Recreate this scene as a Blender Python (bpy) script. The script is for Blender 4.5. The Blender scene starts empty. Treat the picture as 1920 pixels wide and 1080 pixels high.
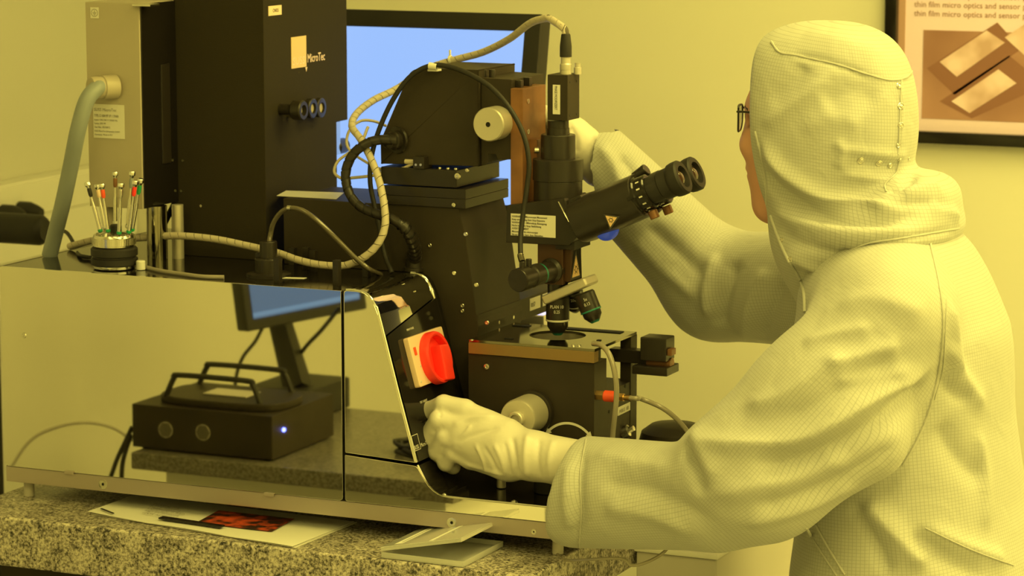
import bpy, bmesh, math, random
import numpy as np
from mathutils import Vector, Matrix, kdtree
random.seed(4)
SC = bpy.context.scene
COL = SC.collection

# ------------------------------------------------------------------ camera
AX = Vector((0.912535, -0.063037, -0.404112))
AY = Vector((0.408999, 0.140644, 0.901631))
AZ = Vector((0.0, 0.988051, -0.154125))          # world axes written in (right, up, forward)
CAM = Vector((1.713413, -4.037401, 1.085756))
FPX = 5385.0
cam_d = bpy.data.cameras.new('camera')
cam = bpy.data.objects.new('camera', cam_d)
COL.objects.link(cam)
right = Vector((AX.x, AY.x, AZ.x)); up = Vector((AX.y, AY.y, AZ.y)); fwd = Vector((AX.z, AY.z, AZ.z))
m3 = Matrix((right, up, -fwd)).transposed()
cam.matrix_world = Matrix.Translation(CAM) @ m3.to_4x4()
cam_d.sensor_width = 36.0
cam_d.lens = FPX / 1920 * 36
cam_d.dof.use_dof = True
cam_d.dof.focus_distance = 4.5
cam_d.dof.aperture_fstop = 6.3
cam_d.clip_end = 50
SC.camera = cam

# ------------------------------------------------------------------ light
SC.view_settings.view_transform = 'Standard'
SC.view_settings.look = 'None'
SC.view_settings.exposure = 0.17
SC.view_settings.gamma = 1.0
SC.view_settings.use_curve_mapping = False
SC.cycles.use_denoising = True
SC.cycles.max_bounces = 10
SC.cycles.caustics_reflective = False
LC = (1.0, 0.815, 0.18)                          # the yellow of the clean-room lamps
world = bpy.data.worlds.new('world'); SC.world = world
world.use_nodes = True
world.node_tree.nodes['Background'].inputs['Color'].default_value = (*LC, 1)
world.node_tree.nodes['Background'].inputs['Strength'].default_value = 0.0


def area(name, loc, size, power, rot=(0, 0, 0)):
    d = bpy.data.lights.new(name, 'AREA')
    d.shape = 'RECTANGLE'; d.size, d.size_y = size
    d.energy = power; d.color = LC
    o = bpy.data.objects.new(name, d); COL.objects.link(o)
    o.location = loc; o.rotation_euler = rot
    return o


for lx, ly, pw in ((-0.5, -3.2, 12), (-0.5, -1.6, 5), (1.1, -2.9, 20), (1.1, -1.2, 20), (0.7, 0.25, 23), (2.7, -2.6, 20), (2.7, -0.9, 24), (2.75, 0.95, 50), (1.7, 1.15, 9)):
    area('ceiling_lamp', (lx, ly, 1.96), (0.6, 1.2), pw)


# ------------------------------------------------------------------ helpers
def at(px, py, x=None, y=None, z=None, d=None):
    """world point seen at a pixel of the 1920x1080 frame, on a plane x=, y=, z= or at depth d"""
    c = Vector(((px - 960) / FPX, -(py - 540) / FPX, 1.0))
    r = Vector((AX.dot(c), AY.dot(c), AZ.dot(c)))
    if x is not None: t = (x - CAM.x) / r.x
    elif y is not None: t = (y - CAM.y) / r.y
    elif z is not None: t = (z - CAM.z) / r.z
    else: t = d
    return CAM + r * t


def xz(px, py, y):
    p = at(px, py, y=y); return (p.x, p.z)


MATS = {}


def mat(name, col, rough=0.5, metal=0.0, emit=None, strength=1.0, alpha=None, trans=0.0, ior=1.45, coat=0.0, bump=None, spec=0.5, sheen=0.0):
    m = bpy.data.materials.new(name); m.use_nodes = True
    b = m.node_tree.nodes['Principled BSDF']
    b.inputs['Base Color'].default_value = (*col, 1)
    b.inputs['Roughness'].default_value = rough
    b.inputs['Metallic'].default_value = metal
    b.inputs['Specular IOR Level'].default_value = spec
    b.inputs['IOR'].default_value = ior
    b.inputs['Transmission Weight'].default_value = trans
    b.inputs['Coat Weight'].default_value = coat
    b.inputs['Sheen Weight'].default_value = sheen
    if emit:
        b.inputs['Emission Color'].default_value = (*emit, 1)
        b.inputs['Emission Strength'].default_value = strength
    if bump:
        nt = m.node_tree
        tc = nt.nodes.new('ShaderNodeTexCoord'); nz = nt.nodes.new('ShaderNodeTexNoise'); bp = nt.nodes.new('ShaderNodeBump')
        nz.inputs['Scale'].default_value = bump[0]; nz.inputs['Detail'].default_value = 4
        bp.inputs['Strength'].default_value = bump[1]; bp.inputs['Distance'].default_value = bump[2]
        nt.links.new(tc.outputs['Object'], nz.inputs['Vector'])
        nt.links.new(nz.outputs['Fac'], bp.inputs['Height'])
        nt.links.new(bp.outputs['Normal'], b.inputs['Normal'])
    MATS[name] = m
    return m


def noise_tint(m, scale, lo, hi, detail=3, stretch=(1, 1, 1), rough=None):
    """multiply-free colour variation of one surface: mixes two close colours by noise"""
    nt = m.node_tree; b = nt.nodes['Principled BSDF']
    tc = nt.nodes.new('ShaderNodeTexCoord'); mp = nt.nodes.new('ShaderNodeMapping')
    nz = nt.nodes.new('ShaderNodeTexNoise'); rp = nt.nodes.new('ShaderNodeValToRGB')
    mp.inputs['Scale'].default_value = stretch
    nz.inputs['Scale'].default_value = scale; nz.inputs['Detail'].default_value = detail
    rp.color_ramp.elements[0].position = 0.35; rp.color_ramp.elements[1].position = 0.65
    rp.color_ramp.elements[0].color = (*lo, 1); rp.color_ramp.elements[1].color = (*hi, 1)
    nt.links.new(tc.outputs['Object'], mp.inputs['Vector']); nt.links.new(mp.outputs['Vector'], nz.inputs['Vector'])
    nt.links.new(nz.outputs['Fac'], rp.inputs['Fac']); nt.links.new(rp.outputs['Color'], b.inputs['Base Color'])
    if rough:
        mr = nt.nodes.new('ShaderNodeMapRange')
        mr.inputs['To Min'].default_value, mr.inputs['To Max'].default_value = rough
        nt.links.new(nz.outputs['Fac'], mr.inputs['Value']); nt.links.new(mr.outputs['Result'], b.inputs['Roughness'])
    return m


class MB:
    """collects shapes in world space and links them as one mesh object"""
    def __init__(s): s.bm = bmesh.new()

    def _add(s, t, mi=0):
        for f in t.faces: f.material_index = mi
        me = bpy.data.meshes.new('tmp'); t.to_mesh(me); t.free()
        s.bm.from_mesh(me); bpy.data.meshes.remove(me)
        return s

    def add_mesh(s, me, mi=0, M=None):
        t = bmesh.new(); t.from_mesh(me)
        if M is not None: bmesh.ops.transform(t, matrix=M, verts=t.verts)
        return s._add(t, mi)

    def box(s, a, b, bev=0.0012, mi=0, M=None, seg=2):
        t = bmesh.new()
        lo = [min(a[i], b[i]) for i in range(3)]; hi = [max(a[i], b[i]) for i in range(3)]
        v = [t.verts.new((x, y, z)) for x in (lo[0], hi[0]) for y in (lo[1], hi[1]) for z in (lo[2], hi[2])]
        for q in ((0, 1, 3, 2), (4, 6, 7, 5), (0, 4, 5, 1), (2, 3, 7, 6), (0, 2, 6, 4), (1, 5, 7, 3)):
            t.faces.new([v[i] for i in q])
        bmesh.ops.recalc_face_normals(t, faces=t.faces)
        if bev: bmesh.ops.bevel(t, geom=t.edges[:], offset=bev, segments=seg, affect='EDGES', profile=0.5)
        if M is not None: bmesh.ops.transform(t, matrix=M, verts=t.verts)
        return s._add(t, mi)

    def prism(s, pts, o, u, v, n, depth, bev=0.0, mi=0, seg=2):
        """polygon pts (a,b) -> o + a*u + b*v, extruded by depth along n"""
        t = bmesh.new(); o, u, v, n = Vector(o), Vector(u), Vector(v), Vector(n)
        A = [t.verts.new(o + u * a + v * b) for a, b in pts]
        B = [t.verts.new(o + u * a + v * b + n * depth) for a, b in pts]
        k = len(pts)
        t.faces.new(A); t.faces.new(B[::-1])
        for i in range(k): t.faces.new((A[i], B[i], B[(i + 1) % k], A[(i + 1) % k]))
        bmesh.ops.recalc_face_normals(t, faces=t.faces)
        if bev: bmesh.ops.bevel(t, geom=t.edges[:], offset=bev, segments=seg, affect='EDGES', profile=0.5)
        return s._add(t, mi)

    def prism_y(s, pts, y0, y1, bev=0.0, mi=0, seg=2):
        return s.prism(pts, (0, y0, 0), (1, 0, 0), (0, 0, 1), (0, 1, 0), y1 - y0, bev, mi, seg)

    def lathe(s, prof, o, axis, seg=32, mi=0, caps=True):
        """profile of (radius, height) spun about axis"""
        t = bmesh.new(); o = Vector(o); w = Vector(axis).normalized()
        u = w.orthogonal().normalized(); v = w.cross(u)
        rings = []
        for r, h in prof:
            if r < 1e-6: rings.append([t.verts.new(o + w * h)])
            else: rings.append([t.verts.new(o + w * h + (u * math.cos(2 * math.pi * k / seg) + v * math.sin(2 * math.pi * k / seg)) * r) for k in range(seg)])
        for a, b in zip(rings, rings[1:]):
            for k in range(seg):
                q = []
                for vv in (a[k % len(a)], a[(k + 1) % len(a)], b[(k + 1) % len(b)], b[k % len(b)]):
                    if vv not in q: q.append(vv)
                if len(q) > 2: t.faces.new(q)
        if caps:
            if len(rings[0]) > 1: t.faces.new(rings[0][::-1])
            if len(rings[-1]) > 1: t.faces.new(rings[-1])
        bmesh.ops.recalc_face_normals(t, faces=t.faces)
        return s._add(t, mi)

    def cyl(s, p0, p1, r, r2=None, bev=0.0, seg=28, mi=0):
        p0, p1 = Vector(p0), Vector(p1); h = (p1 - p0).length; r2 = r if r2 is None else r2
        pr = [(r, 0), (r2, h)] if not bev else [(r - bev, 0), (r, bev), (r2, h - bev), (r2 - bev, h)]
        return s.lathe(pr, p0, p1 - p0, seg, mi)

    def tube(s, pts, r, seg=12, mi=0, rf=None, closed=False):
        """tube along a dense polyline; rf(i, n) scales the radius"""
        t = bmesh.new(); pts = [Vector(p) for p in pts]; n = len(pts)
        tang = [(pts[min(i + 1, n - 1)] - pts[max(i - 1, 0)]).normalized() for i in range(n)]
        u = tang[0].orthogonal().normalized(); rings = []
        for i in range(n):
            u = (u - tang[i] * u.dot(tang[i])).normalized(); v = tang[i].cross(u)
            rr = r * (rf(i, n) if rf else 1)
            rings.append([t.verts.new(pts[i] + (u * math.cos(2 * math.pi * k / seg) + v * math.sin(2 * math.pi * k / seg)) * rr) for k in range(seg)])
        for a, b in zip(rings, rings[1:]):
            for k in range(seg): t.faces.new((a[k], a[(k + 1) % seg], b[(k + 1) % seg], b[k]))
        t.faces.new(rings[0][::-1]); t.faces.new(rings[-1])
        bmesh.ops.recalc_face_normals(t, faces=t.faces)
        return s._add(t, mi)

    def helix(s, pts, r, pitch, frac=0.82, thick=0.0008, mi=0, start=0.0):
        """spiral wrap: a band wound about a dense polyline"""
        t = bmesh.new(); pts = [Vector(p) for p in pts]; n = len(pts)
        L = [0.0]
        for a, b in zip(pts, pts[1:]): L.append(L[-1] + (b - a).length)
        tot = L[-1]; steps = int(tot / pitch * 20); u = (pts[1] - pts[0]).orthogonal().normalized()
        prev = None; j = 0

        def sample(d):
            nonlocal j
            d = min(max(d, 0), tot)
            while j < n - 2 and L[j + 1] < d: j += 1
            while j > 0 and L[j] > d: j -= 1
            f = (d - L[j]) / max(L[j + 1] - L[j], 1e-9)
            return pts[j].lerp(pts[j + 1], f), (pts[j + 1] - pts[j]).normalized()
        for i in range(steps + 1):
            d = tot * i / steps; a = 2 * math.pi * d / pitch + start
            row = []
            for e in (-frac / 2, frac / 2):
                p, tg = sample(d + e * pitch)
                uu = (u - tg * u.dot(tg)).normalized(); vv = tg.cross(uu)
                if e < 0: u2 = uu
                dirv = uu * math.cos(a) + vv * math.sin(a)
                row += [p + dirv * r, p + dirv * (r + thick)]
            u = u2
            ring = [t.verts.new(q) for q in (row[0], row[1], row[3], row[2])]
            if prev:
                for k in range(4): t.faces.new((prev[k], prev[(k + 1) % 4], ring[(k + 1) % 4], ring[k]))
            prev = ring
        bmesh.ops.recalc_face_normals(t, faces=t.faces)
        return s._add(t, mi)

    def text(s, string, o, u, v, size, sx=1.0, mi=0, depth=0.0002, bold=0.0, align='LEFT'):
        c = bpy.data.curves.new('t', 'FONT'); c.body = string; c.size = size; c.extrude = depth / 2; c.resolution_u = 2
        c.offset = bold; c.align_x = align
        ob = bpy.data.objects.new('t', c); COL.objects.link(ob)
        bpy.context.view_layer.update()
        me = bpy.data.meshes.new_from_object(ob.evaluated_get(bpy.context.evaluated_depsgraph_get()))
        bpy.data.objects.remove(ob); bpy.data.curves.remove(c)
        u, v = Vector(u).normalized(), Vector(v).normalized(); w = u.cross(v)
        M = Matrix(((u.x * sx, v.x, w.x, o[0]), (u.y * sx, v.y, w.y, o[1]), (u.z * sx, v.z, w.z, o[2]), (0, 0, 0, 1)))
        s.add_mesh(me, mi, M); bpy.data.meshes.remove(me)
        return s

    def build(s, name, mats, parent=None, label=None, cat=None, group=None, kind=None, smooth=True, ang=35, wn=True):
        mats = mats if isinstance(mats, (list, tuple)) else [mats]
        me = bpy.data.meshes.new(name)
        base = root_loc(parent)
        if base.length: bmesh.ops.translate(s.bm, verts=s.bm.verts, vec=-base)
        s.bm.to_mesh(me); s.bm.free()
        for m in mats: me.materials.append(MATS[m] if isinstance(m, str) else m)
        if smooth:
            me.polygons.foreach_set('use_smooth', [True] * len(me.polygons))
            me.set_sharp_from_angle(angle=math.radians(ang))
        o = bpy.data.objects.new(name, me); COL.objects.link(o)
        if smooth and wn:
            w = o.modifiers.new('normals', 'WEIGHTED_NORMAL'); w.mode = 'FACE_AREA'; w.weight = 50; w.keep_sharp = True
        if parent is not None: o.parent = parent
        tag(o, label, cat, group, kind)
        return o


def root_loc(o):
    v = Vector((0, 0, 0))
    while o is not None: v += o.location; o = o.parent
    return v


def tag(o, label=None, cat=None, group=None, kind=None):
    if label: o['label'] = label
    if cat: o['category'] = cat
    if group: o['group'] = group
    if kind: o['kind'] = kind


def thing(name, label, cat, loc=(0, 0, 0), group=None):
    o = bpy.data.objects.new(name, None); COL.objects.link(o)
    o.location = loc; o.empty_display_size = 0.05
    tag(o, label, cat, group)
    return o


def spline(ctrl, per=10):
    P = [Vector(p) for p in ctrl]; P = [P[0] * 2 - P[1]] + P + [P[-1] * 2 - P[-2]]
    out = []
    for i in range(1, len(P) - 2):
        p0, p1, p2, p3 = P[i - 1:i + 3]
        for k in range(per):
            t = k / per
            out.append(0.5 * ((2 * p1) + (p2 - p0) * t + (2 * p0 - 5 * p1 + 4 * p2 - p3) * t * t + (3 * p1 - p0 - 3 * p2 + p3) * t ** 3))
    out.append(P[-2])
    return out


X, Y, Z = Vector((1, 0, 0)), Vector((0, 1, 0)), Vector((0, 0, 1))

# ------------------------------------------------------------------ materials
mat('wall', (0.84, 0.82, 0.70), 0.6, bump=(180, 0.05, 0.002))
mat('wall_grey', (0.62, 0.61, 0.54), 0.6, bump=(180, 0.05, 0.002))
mat('ceiling', (0.8, 0.8, 0.76), 0.8)
mat('floor', (0.38, 0.38, 0.37), 0.4)
mat('white_plastic', (0.78, 0.77, 0.72), 0.4)
mat('ivory_plastic', (0.85, 0.62, 0.45), 0.4)
mat('base_metal', (0.50, 0.44, 0.42), 0.42, 0.75)
mat('beige_paint', (0.44, 0.39, 0.31), 0.45)
mat('mirror_steel', (0.78, 0.76, 0.68), 0.02, 1.0)
mat('chrome', (0.80, 0.80, 0.78), 0.12, 1.0)
mat('dark_chrome', (0.30, 0.28, 0.22), 0.10, 1.0)
mat('black_paint', (0.033, 0.027, 0.022), 0.5, spec=0.25)
noise_tint(MATS['black_paint'], 9, (0.030, 0.024, 0.017), (0.040, 0.032, 0.023))
mat('black_textured', (0.037, 0.031, 0.021), 0.85, spec=0.08, bump=(400, 0.3, 0.001))
mat('dark_bronze', (0.060, 0.028, 0.014), 0.4, 0.2)
mat('cable_dim', (0.30, 0.27, 0.23), 0.5)
mat('lavender_glow', (0.3, 0.3, 0.4), 0.4, emit=(0.62, 0.58, 1.0), strength=1.15)  # emission for the added lavender sheen, no real light source
mat('soft_chrome', (0.72, 0.70, 0.64), 0.3, 1.0)
mat('black_gloss', (0.012, 0.010, 0.009), 0.10)
mat('black_anodized', (0.022, 0.018, 0.015), 0.33)
mat('black_rubber', (0.018, 0.016, 0.015), 0.55)
mat('black_void', (0.006, 0.005, 0.005), 0.7)
mat('bronze', (0.26, 0.12, 0.055), 0.38, 0.35)
noise_tint(MATS['bronze'], 14, (0.17, 0.08, 0.04), (0.30, 0.14, 0.065))
mat('bronze_bar', (0.30, 0.20, 0.09), 0.4, 0.6)
mat('satin_steel', (0.62, 0.59, 0.54), 0.32, 1.0)
mat('satin_aluminium', (0.62, 0.58, 0.50), 0.4, 0.55)
mat('steel', (0.7, 0.68, 0.62), 0.2, 1.0)
mat('brass', (0.65, 0.42, 0.18), 0.28, 1.0)
mat('red_plastic', (0.92, 0.045, 0.03), 0.32)
mat('orange_red', (0.85, 0.10, 0.035), 0.4)
mat('green_plastic', (0.02, 0.32, 0.12), 0.4)
mat('teal_ring', (0.02, 0.22, 0.17), 0.4)
mat('grey_hose', (0.27, 0.30, 0.32), 0.42)
mat('grey_plastic', (0.55, 0.52, 0.48), 0.45)
mat('white_cable', (0.54, 0.48, 0.40), 0.5)
mat('cable_core', (0.10, 0.085, 0.07), 0.6)
mat('clear_tube', (0.30, 0.27, 0.22), 0.12, spec=0.8)
mat('smoke_tube', (0.10, 0.085, 0.06), 0.10, spec=0.8)
mat('paper', (0.86, 0.85, 0.80), 0.6)
mat('label_paper', (0.74, 0.72, 0.66), 0.5)
mat('ink', (0.05, 0.045, 0.04), 0.6)
mat('ink_grey', (0.30, 0.28, 0.25), 0.6)
mat('amber', (0.74, 0.50, 0.27), 0.45)
mat('logo_gold', (0.78, 0.55, 0.20), 0.4)
mat('logo_pale', (0.88, 0.66, 0.46), 0.4)
mat('white_print', (0.70, 0.68, 0.62), 0.5)
mat('blue_glow', (0.05, 0.10, 0.75), 0.15, emit=(0.02, 0.04, 0.30), strength=0.35)  # faint emission stands in for the bluish gleam of the cap
mat('lens_glass', (0.06, 0.03, 0.02), 0.05, coat=1.0)
mat('clear_acrylic', (0.93, 0.93, 0.90), 0.12, trans=0.62, ior=1.3)
mat('lens_clear', (0.97, 0.97, 0.95), 0.03, trans=0.95, ior=1.1)
mat('screen', (0.02, 0.02, 0.02), 0.3, emit=(0.31, 0.51, 0.96), strength=0.92)
mat('screen_dim', (0.02, 0.02, 0.02), 0.3, emit=(0.055, 0.125, 0.24), strength=1.0)
mat('screen_bar', (0.02, 0.02, 0.02), 0.3, emit=(0.12, 0.24, 0.40), strength=1.0)
mat('led_blue', (0.1, 0.1, 0.9), 0.3, emit=(0.12, 0.16, 1.0), strength=9.0)
mat('skin', (0.62, 0.33, 0.25), 0.5)
mat('hair', (0.06, 0.04, 0.03), 0.6)
mat('glove', (0.68, 0.65, 0.58), 0.40, bump=(90, 0.25, 0.002))
mat('poster_paper', (0.93, 0.72, 0.98), 0.35)
mat('frame_shade', (0.55, 0.33, 0.30), 0.4)


def granite_material():
    m = mat('granite', (0.4, 0.4, 0.4), 0.22)
    nt = m.node_tree; b = nt.nodes['Principled BSDF']
    tc = nt.nodes.new('ShaderNodeTexCoord')
    n1 = nt.nodes.new('ShaderNodeTexNoise'); n1.inputs['Scale'].default_value = 165; n1.inputs['Detail'].default_value = 3; n1.inputs['Roughness'].default_value = 0.72
    n2 = nt.nodes.new('ShaderNodeTexVoronoi'); n2.inputs['Scale'].default_value = 260
    n3 = nt.nodes.new('ShaderNodeTexNoise'); n3.inputs['Scale'].default_value = 42; n3.inputs['Detail'].default_value = 2
    r1 = nt.nodes.new('ShaderNodeValToRGB'); r1.color_ramp.interpolation = 'LINEAR'
    e = r1.color_ramp.elements
    e[0].position = 0.39; e[0].color = (0.02, 0.022, 0.025, 1)
    e[1].position = 0.62; e[1].color = (0.72, 0.67, 0.58, 1)
    k = e.new(0.44); k.color = (0.19, 0.17, 0.15, 1)
    k = e.new(0.52); k.color = (0.42, 0.38, 0.33, 1)
    mx = nt.nodes.new('ShaderNodeMix'); mx.data_type = 'RGBA'; mx.blend_type = 'MIX'; mx.inputs[0].default_value = 0.22
    r2 = nt.nodes.new('ShaderNodeValToRGB')
    r2.color_ramp.elements[0].position = 0.2; r2.color_ramp.elements[0].color = (0.10, 0.09, 0.08, 1)
    r2.color_ramp.elements[1].position = 0.8; r2.color_ramp.elements[1].color = (0.62, 0.55, 0.47, 1)
    ad = nt.nodes.new('ShaderNodeMath'); ad.operation = 'MULTIPLY_ADD'; ad.inputs[1].default_value = 0.34; 
    nt.links.new(n3.outputs['Fac'], ad.inputs[0])
    sb = nt.nodes.new('ShaderNodeMath'); sb.operation = 'SUBTRACT'; sb.inputs[1].default_value = 0.17
    nt.links.new(n1.outputs['Fac'], ad.inputs[2]); nt.links.new(ad.outputs[0], sb.inputs[0])
    for n in (n1, n2, n3): nt.links.new(tc.outputs['Object'], n.inputs['Vector'])
    sp = nt.nodes.new('ShaderNodeSeparateColor'); nt.links.new(n2.outputs['Color'], sp.inputs[0])
    nt.links.new(sb.outputs[0], r1.inputs['Fac']); nt.links.new(sp.outputs[0], r2.inputs['Fac'])
    nt.links.new(r1.outputs['Color'], mx.inputs[6]); nt.links.new(r2.outputs['Color'], mx.inputs[7])
    nt.links.new(mx.outputs[2], b.inputs['Base Color'])


granite_material()


def fabric_material(name, col, pitch=0.0052):
    """ESD cloth: a fine grid of dark threads read from the 'weave' attribute"""
    m = mat(name, col, 0.62, sheen=0.15)
    nt = m.node_tree; b = nt.nodes['Principled BSDF']
    a = nt.nodes.new('ShaderNodeAttribute'); a.attribute_name = 'weave'
    sp = nt.nodes.new('ShaderNodeSeparateXYZ'); nt.links.new(a.outputs['Vector'], sp.inputs[0])
    tc = nt.nodes.new('ShaderNodeTexCoord'); nz = nt.nodes.new('ShaderNodeTexNoise'); bp = nt.nodes.new('ShaderNodeBump')
    nz.inputs['Scale'].default_value = 17; nz.inputs['Detail'].default_value = 3; nz.inputs['Distortion'].default_value = .6
    bp.inputs['Strength'].default_value = .45; bp.inputs['Distance'].default_value = .008
    nt.links.new(tc.outputs['Object'], nz.inputs['Vector']); nt.links.new(nz.outputs['Fac'], bp.inputs['Height']); nt.links.new(bp.outputs['Normal'], b.inputs['Normal'])
    outs = []
    for k in (0, 1):
        dv = nt.nodes.new('ShaderNodeMath'); dv.operation = 'DIVIDE'; dv.inputs[1].default_value = pitch
        fr = nt.nodes.new('ShaderNodeMath'); fr.operation = 'FRACT'
        lt = nt.nodes.new('ShaderNodeMath'); lt.operation = 'LESS_THAN'; lt.inputs[1].default_value = 0.15
        nt.links.new(sp.outputs[k], dv.inputs[0]); nt.links.new(dv.outputs[0], fr.inputs[0]); nt.links.new(fr.outputs[0], lt.inputs[0])
        outs.append(lt)
    mx = nt.nodes.new('ShaderNodeMath'); mx.operation = 'MAXIMUM'
    nt.links.new(outs[0].outputs[0], mx.inputs[0]); nt.links.new(outs[1].outputs[0], mx.inputs[1])
    c = nt.nodes.new('ShaderNodeMix'); c.data_type = 'RGBA'
    c.inputs[6].default_value = (*col, 1); c.inputs[7].default_value = tuple(v * 0.76 for v in col) + (1,)
    nt.links.new(mx.outputs[0], c.inputs[0]); nt.links.new(c.outputs[2], b.inputs['Base Color'])
    return m


fabric_material('suit_cloth', (0.47, 0.475, 0.445))
mat('suit_seam', (0.47, 0.47, 0.44), 0.6)

# ------------------------------------------------------------------ room
ZF, ZC = -0.86, 2.0
XL, XR, YB, YF = -1.75, 3.4, 1.5, -4.9
TZ = -0.03                                       # top of the granite


def struct(name, a, b, m):
    return MB().box(a, b, 0).build(name, m, kind='structure', smooth=False)


struct('floor', (XL, YF, ZF - 0.1), (XR, YB, ZF), 'floor')
struct('ceiling', (XL, YF, ZC), (XR, YB, ZC + 0.1), 'ceiling')
struct('wall_back', (XL - 0.1, YB, ZF - 0.1), (XR + 0.1, YB + 0.1, ZC + 0.1), 'wall')
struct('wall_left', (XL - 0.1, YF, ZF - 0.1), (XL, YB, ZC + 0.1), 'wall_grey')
struct('wall_right', (XR, YF, ZF - 0.1), (XR + 0.1, YB, ZC + 0.1), 'wall')
struct('wall_front', (XL - 0.1, YF - 0.1, ZF - 0.1), (XR + 0.1, YF, ZC + 0.1), 'wall')

# wiring duct along the left wall, and a panel joint above it
zt = at(0, 348, x=XL + 0.05).z
t = thing('wiring_duct', 'white wiring duct running along the wall at the left edge', 'wiring duct', (XL, 0.9, zt - 0.1))
MB().box((XL + 0.001, 0.2, zt - 0.17), (XL + 0.05, YB - 0.002, zt), 0.004).build('duct_body', 'white_plastic', t)
MB().box((XL + 0.05, 0.2, zt - 0.075), (XL + 0.056, YB - 0.002, zt - 0.006), 0.002).build('duct_cover', 'white_plastic', t)
MB().box((XL + 0.05, 0.2, zt - 0.165), (XL + 0.054, YB - 0.002, zt - 0.082), 0.002).build('duct_cover', 'white_plastic', t)

# ------------------------------------------------------------------ granite bench
gt = thing('granite_bench', 'speckled grey granite bench top carrying the big machine', 'bench', (-0.5, 0.3, ZF))
GX0, GX1, GY0, GY1 = -1.075, -0.012, -0.118, 0.90
MB().box((GX0, GY0, TZ - 0.085), (GX1, GY1, TZ), 0.005, seg=3).build('slab', 'granite', gt)
MB().box((GX0 + 0.06, GY0 + 0.05, TZ - 0.14), (GX1 - 0.08, GY0 + 0.10, TZ - 0.085), 0.002).build('frame_rail', 'black_paint', gt)
MB().box((GX0 + 0.06, GY1 - 0.1, TZ - 0.14), (GX1 - 0.08, GY1 - 0.05, TZ - 0.085), 0.002).build('frame_rail', 'black_paint', gt)
for lx in (GX0 + 0.08, GX1 - 0.14):
    for ly in (GY0 + 0.05, GY1 - 0.11):
        MB().box((lx, ly, ZF), (lx + 0.05, ly + 0.05, TZ - 0.14), 0.003).build('leg', 'black_paint', gt)

# ------------------------------------------------------------------ mask aligner
ma = thing('mask_aligner', 'black and polished steel mask aligner standing on the granite bench', 'machine', (-0.52, 0.28, TZ))
W = 0.54                                          # depth of the base
bp = MB().box((-1.046, 0.0, 0.0), (0.0, W, 0.0265), 0.0012).build('base_plate', 'base_metal', ma)
for px, py, r in ((193, 908, .0078), (847, 980, .0078), (1001, 997, .0042), (918, 984, .0036)):
    p = at(px, py, y=0)
    MB().lathe([(r * 1.12, -.0002), (r * 1.08, .0004), (r * .95, .0004), (r * .80, .0001), (r * .45, .0003), (r * .3, .0003)], p, -Y, 24).lathe([(r * .34, .0003), (r * .34, .00045), (0, .00045)], p, -Y, 6, mi=1).build('mounting_hole', ['steel', 'black_void'], bp)
for fx in (-1.02, -0.03):
    for fy in (0.03, 0.50):
        MB().cyl((fx, fy, TZ), (fx, fy, 0.0), 0.009, bev=.001).build('foot', 'grey_plastic', ma)
MB().box((-1.053, 0.012, 0.012), (-1.0465, W, 0.371), 0.001).build('end_cover', 'black_paint', ma)
MB().box((-1.04, 0.006, 0.027), (-0.37, W - .02, 0.364), 0).build('chassis', 'black_void', ma)


def rpoly(pts, rad):
    """round the polygon's corners: rad is one radius per corner"""
    out = []; n = len(pts)
    for i, (p, r) in enumerate(zip(pts, rad)):
        p = Vector(p); a = Vector(pts[i - 1]); b = Vector(pts[(i + 1) % n])
        if r <= 0: out.append(tuple(p)); continue
        q0 = p + (a - p).normalized() * r; q1 = p + (b - p).normalized() * r
        for k in range(6):
            t = k / 5; out.append(tuple((q0 * (1 - t) ** 2 + p * (2 * t * (1 - t)) + q1 * t * t)))
    return out


xs = at(643, 545, y=0).x
sp = MB().prism_y(rpoly([(-1.0455, 0.0275), (xs - .0022, 0.0275), (xs - .0022, 0.3725), (-1.0455, 0.3725)], (.008, .008, .001, .001)), -0.0025, 0.004, 0.0007).build('side_panel', 'mirror_steel', ma, label='long polished steel panel reflecting a dark box and a screen')
p = at(45, 629, y=-.0025); MB().lathe([(.0048, 0), (.0042, .0014), (.0018, .0016), (.0015, .0006)], p, -Y, 20).build('screw', 'steel', sp)
for px, py in ((130, 885), (505, 926)):
    p = at(px, py, y=-.003); MB().box((p.x - .009, -.0055, p.z - .004), (p.x + .009, -.0024, p.z + .002), .0008).build('panel_clip', 'base_metal', sp)
# console: polished block with a sloping front face
cz = lambda px, py: xz(px, py, 0)
xt = at(780, 870, y=0); top_z = 0.3745
slope_a = Vector((-0.3285, 0, 0.337)); slope_b = Vector((-0.2635, 0, 0.101))
con = rpoly([(xs + .0015, 0.1075), (slope_b.x, 0.1015), (slope_a.x, slope_a.z), (-0.345, top_z), (xs + .0015, top_z)], (.002, .004, .0, .022, .008))
cons = MB().prism_y(con, -0.0025, 0.205, 0.0022, seg=3).build('console', 'mirror_steel', ma, label='polished console block with sloping control face')
MB().prism_y([(a + .004 * 0, b) for a, b in rpoly([(xs + .004, 0.106), (slope_b.x - .003, 0.1), (slope_a.x - .002, slope_a.z - .002), (-0.346, top_z - .002), (xs + .004, top_z - .002)], (.002, .004, 0, .02, .008))], 0.2055, 0.262, 0.002).build('console_rear', 'black_gloss', ma)
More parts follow.
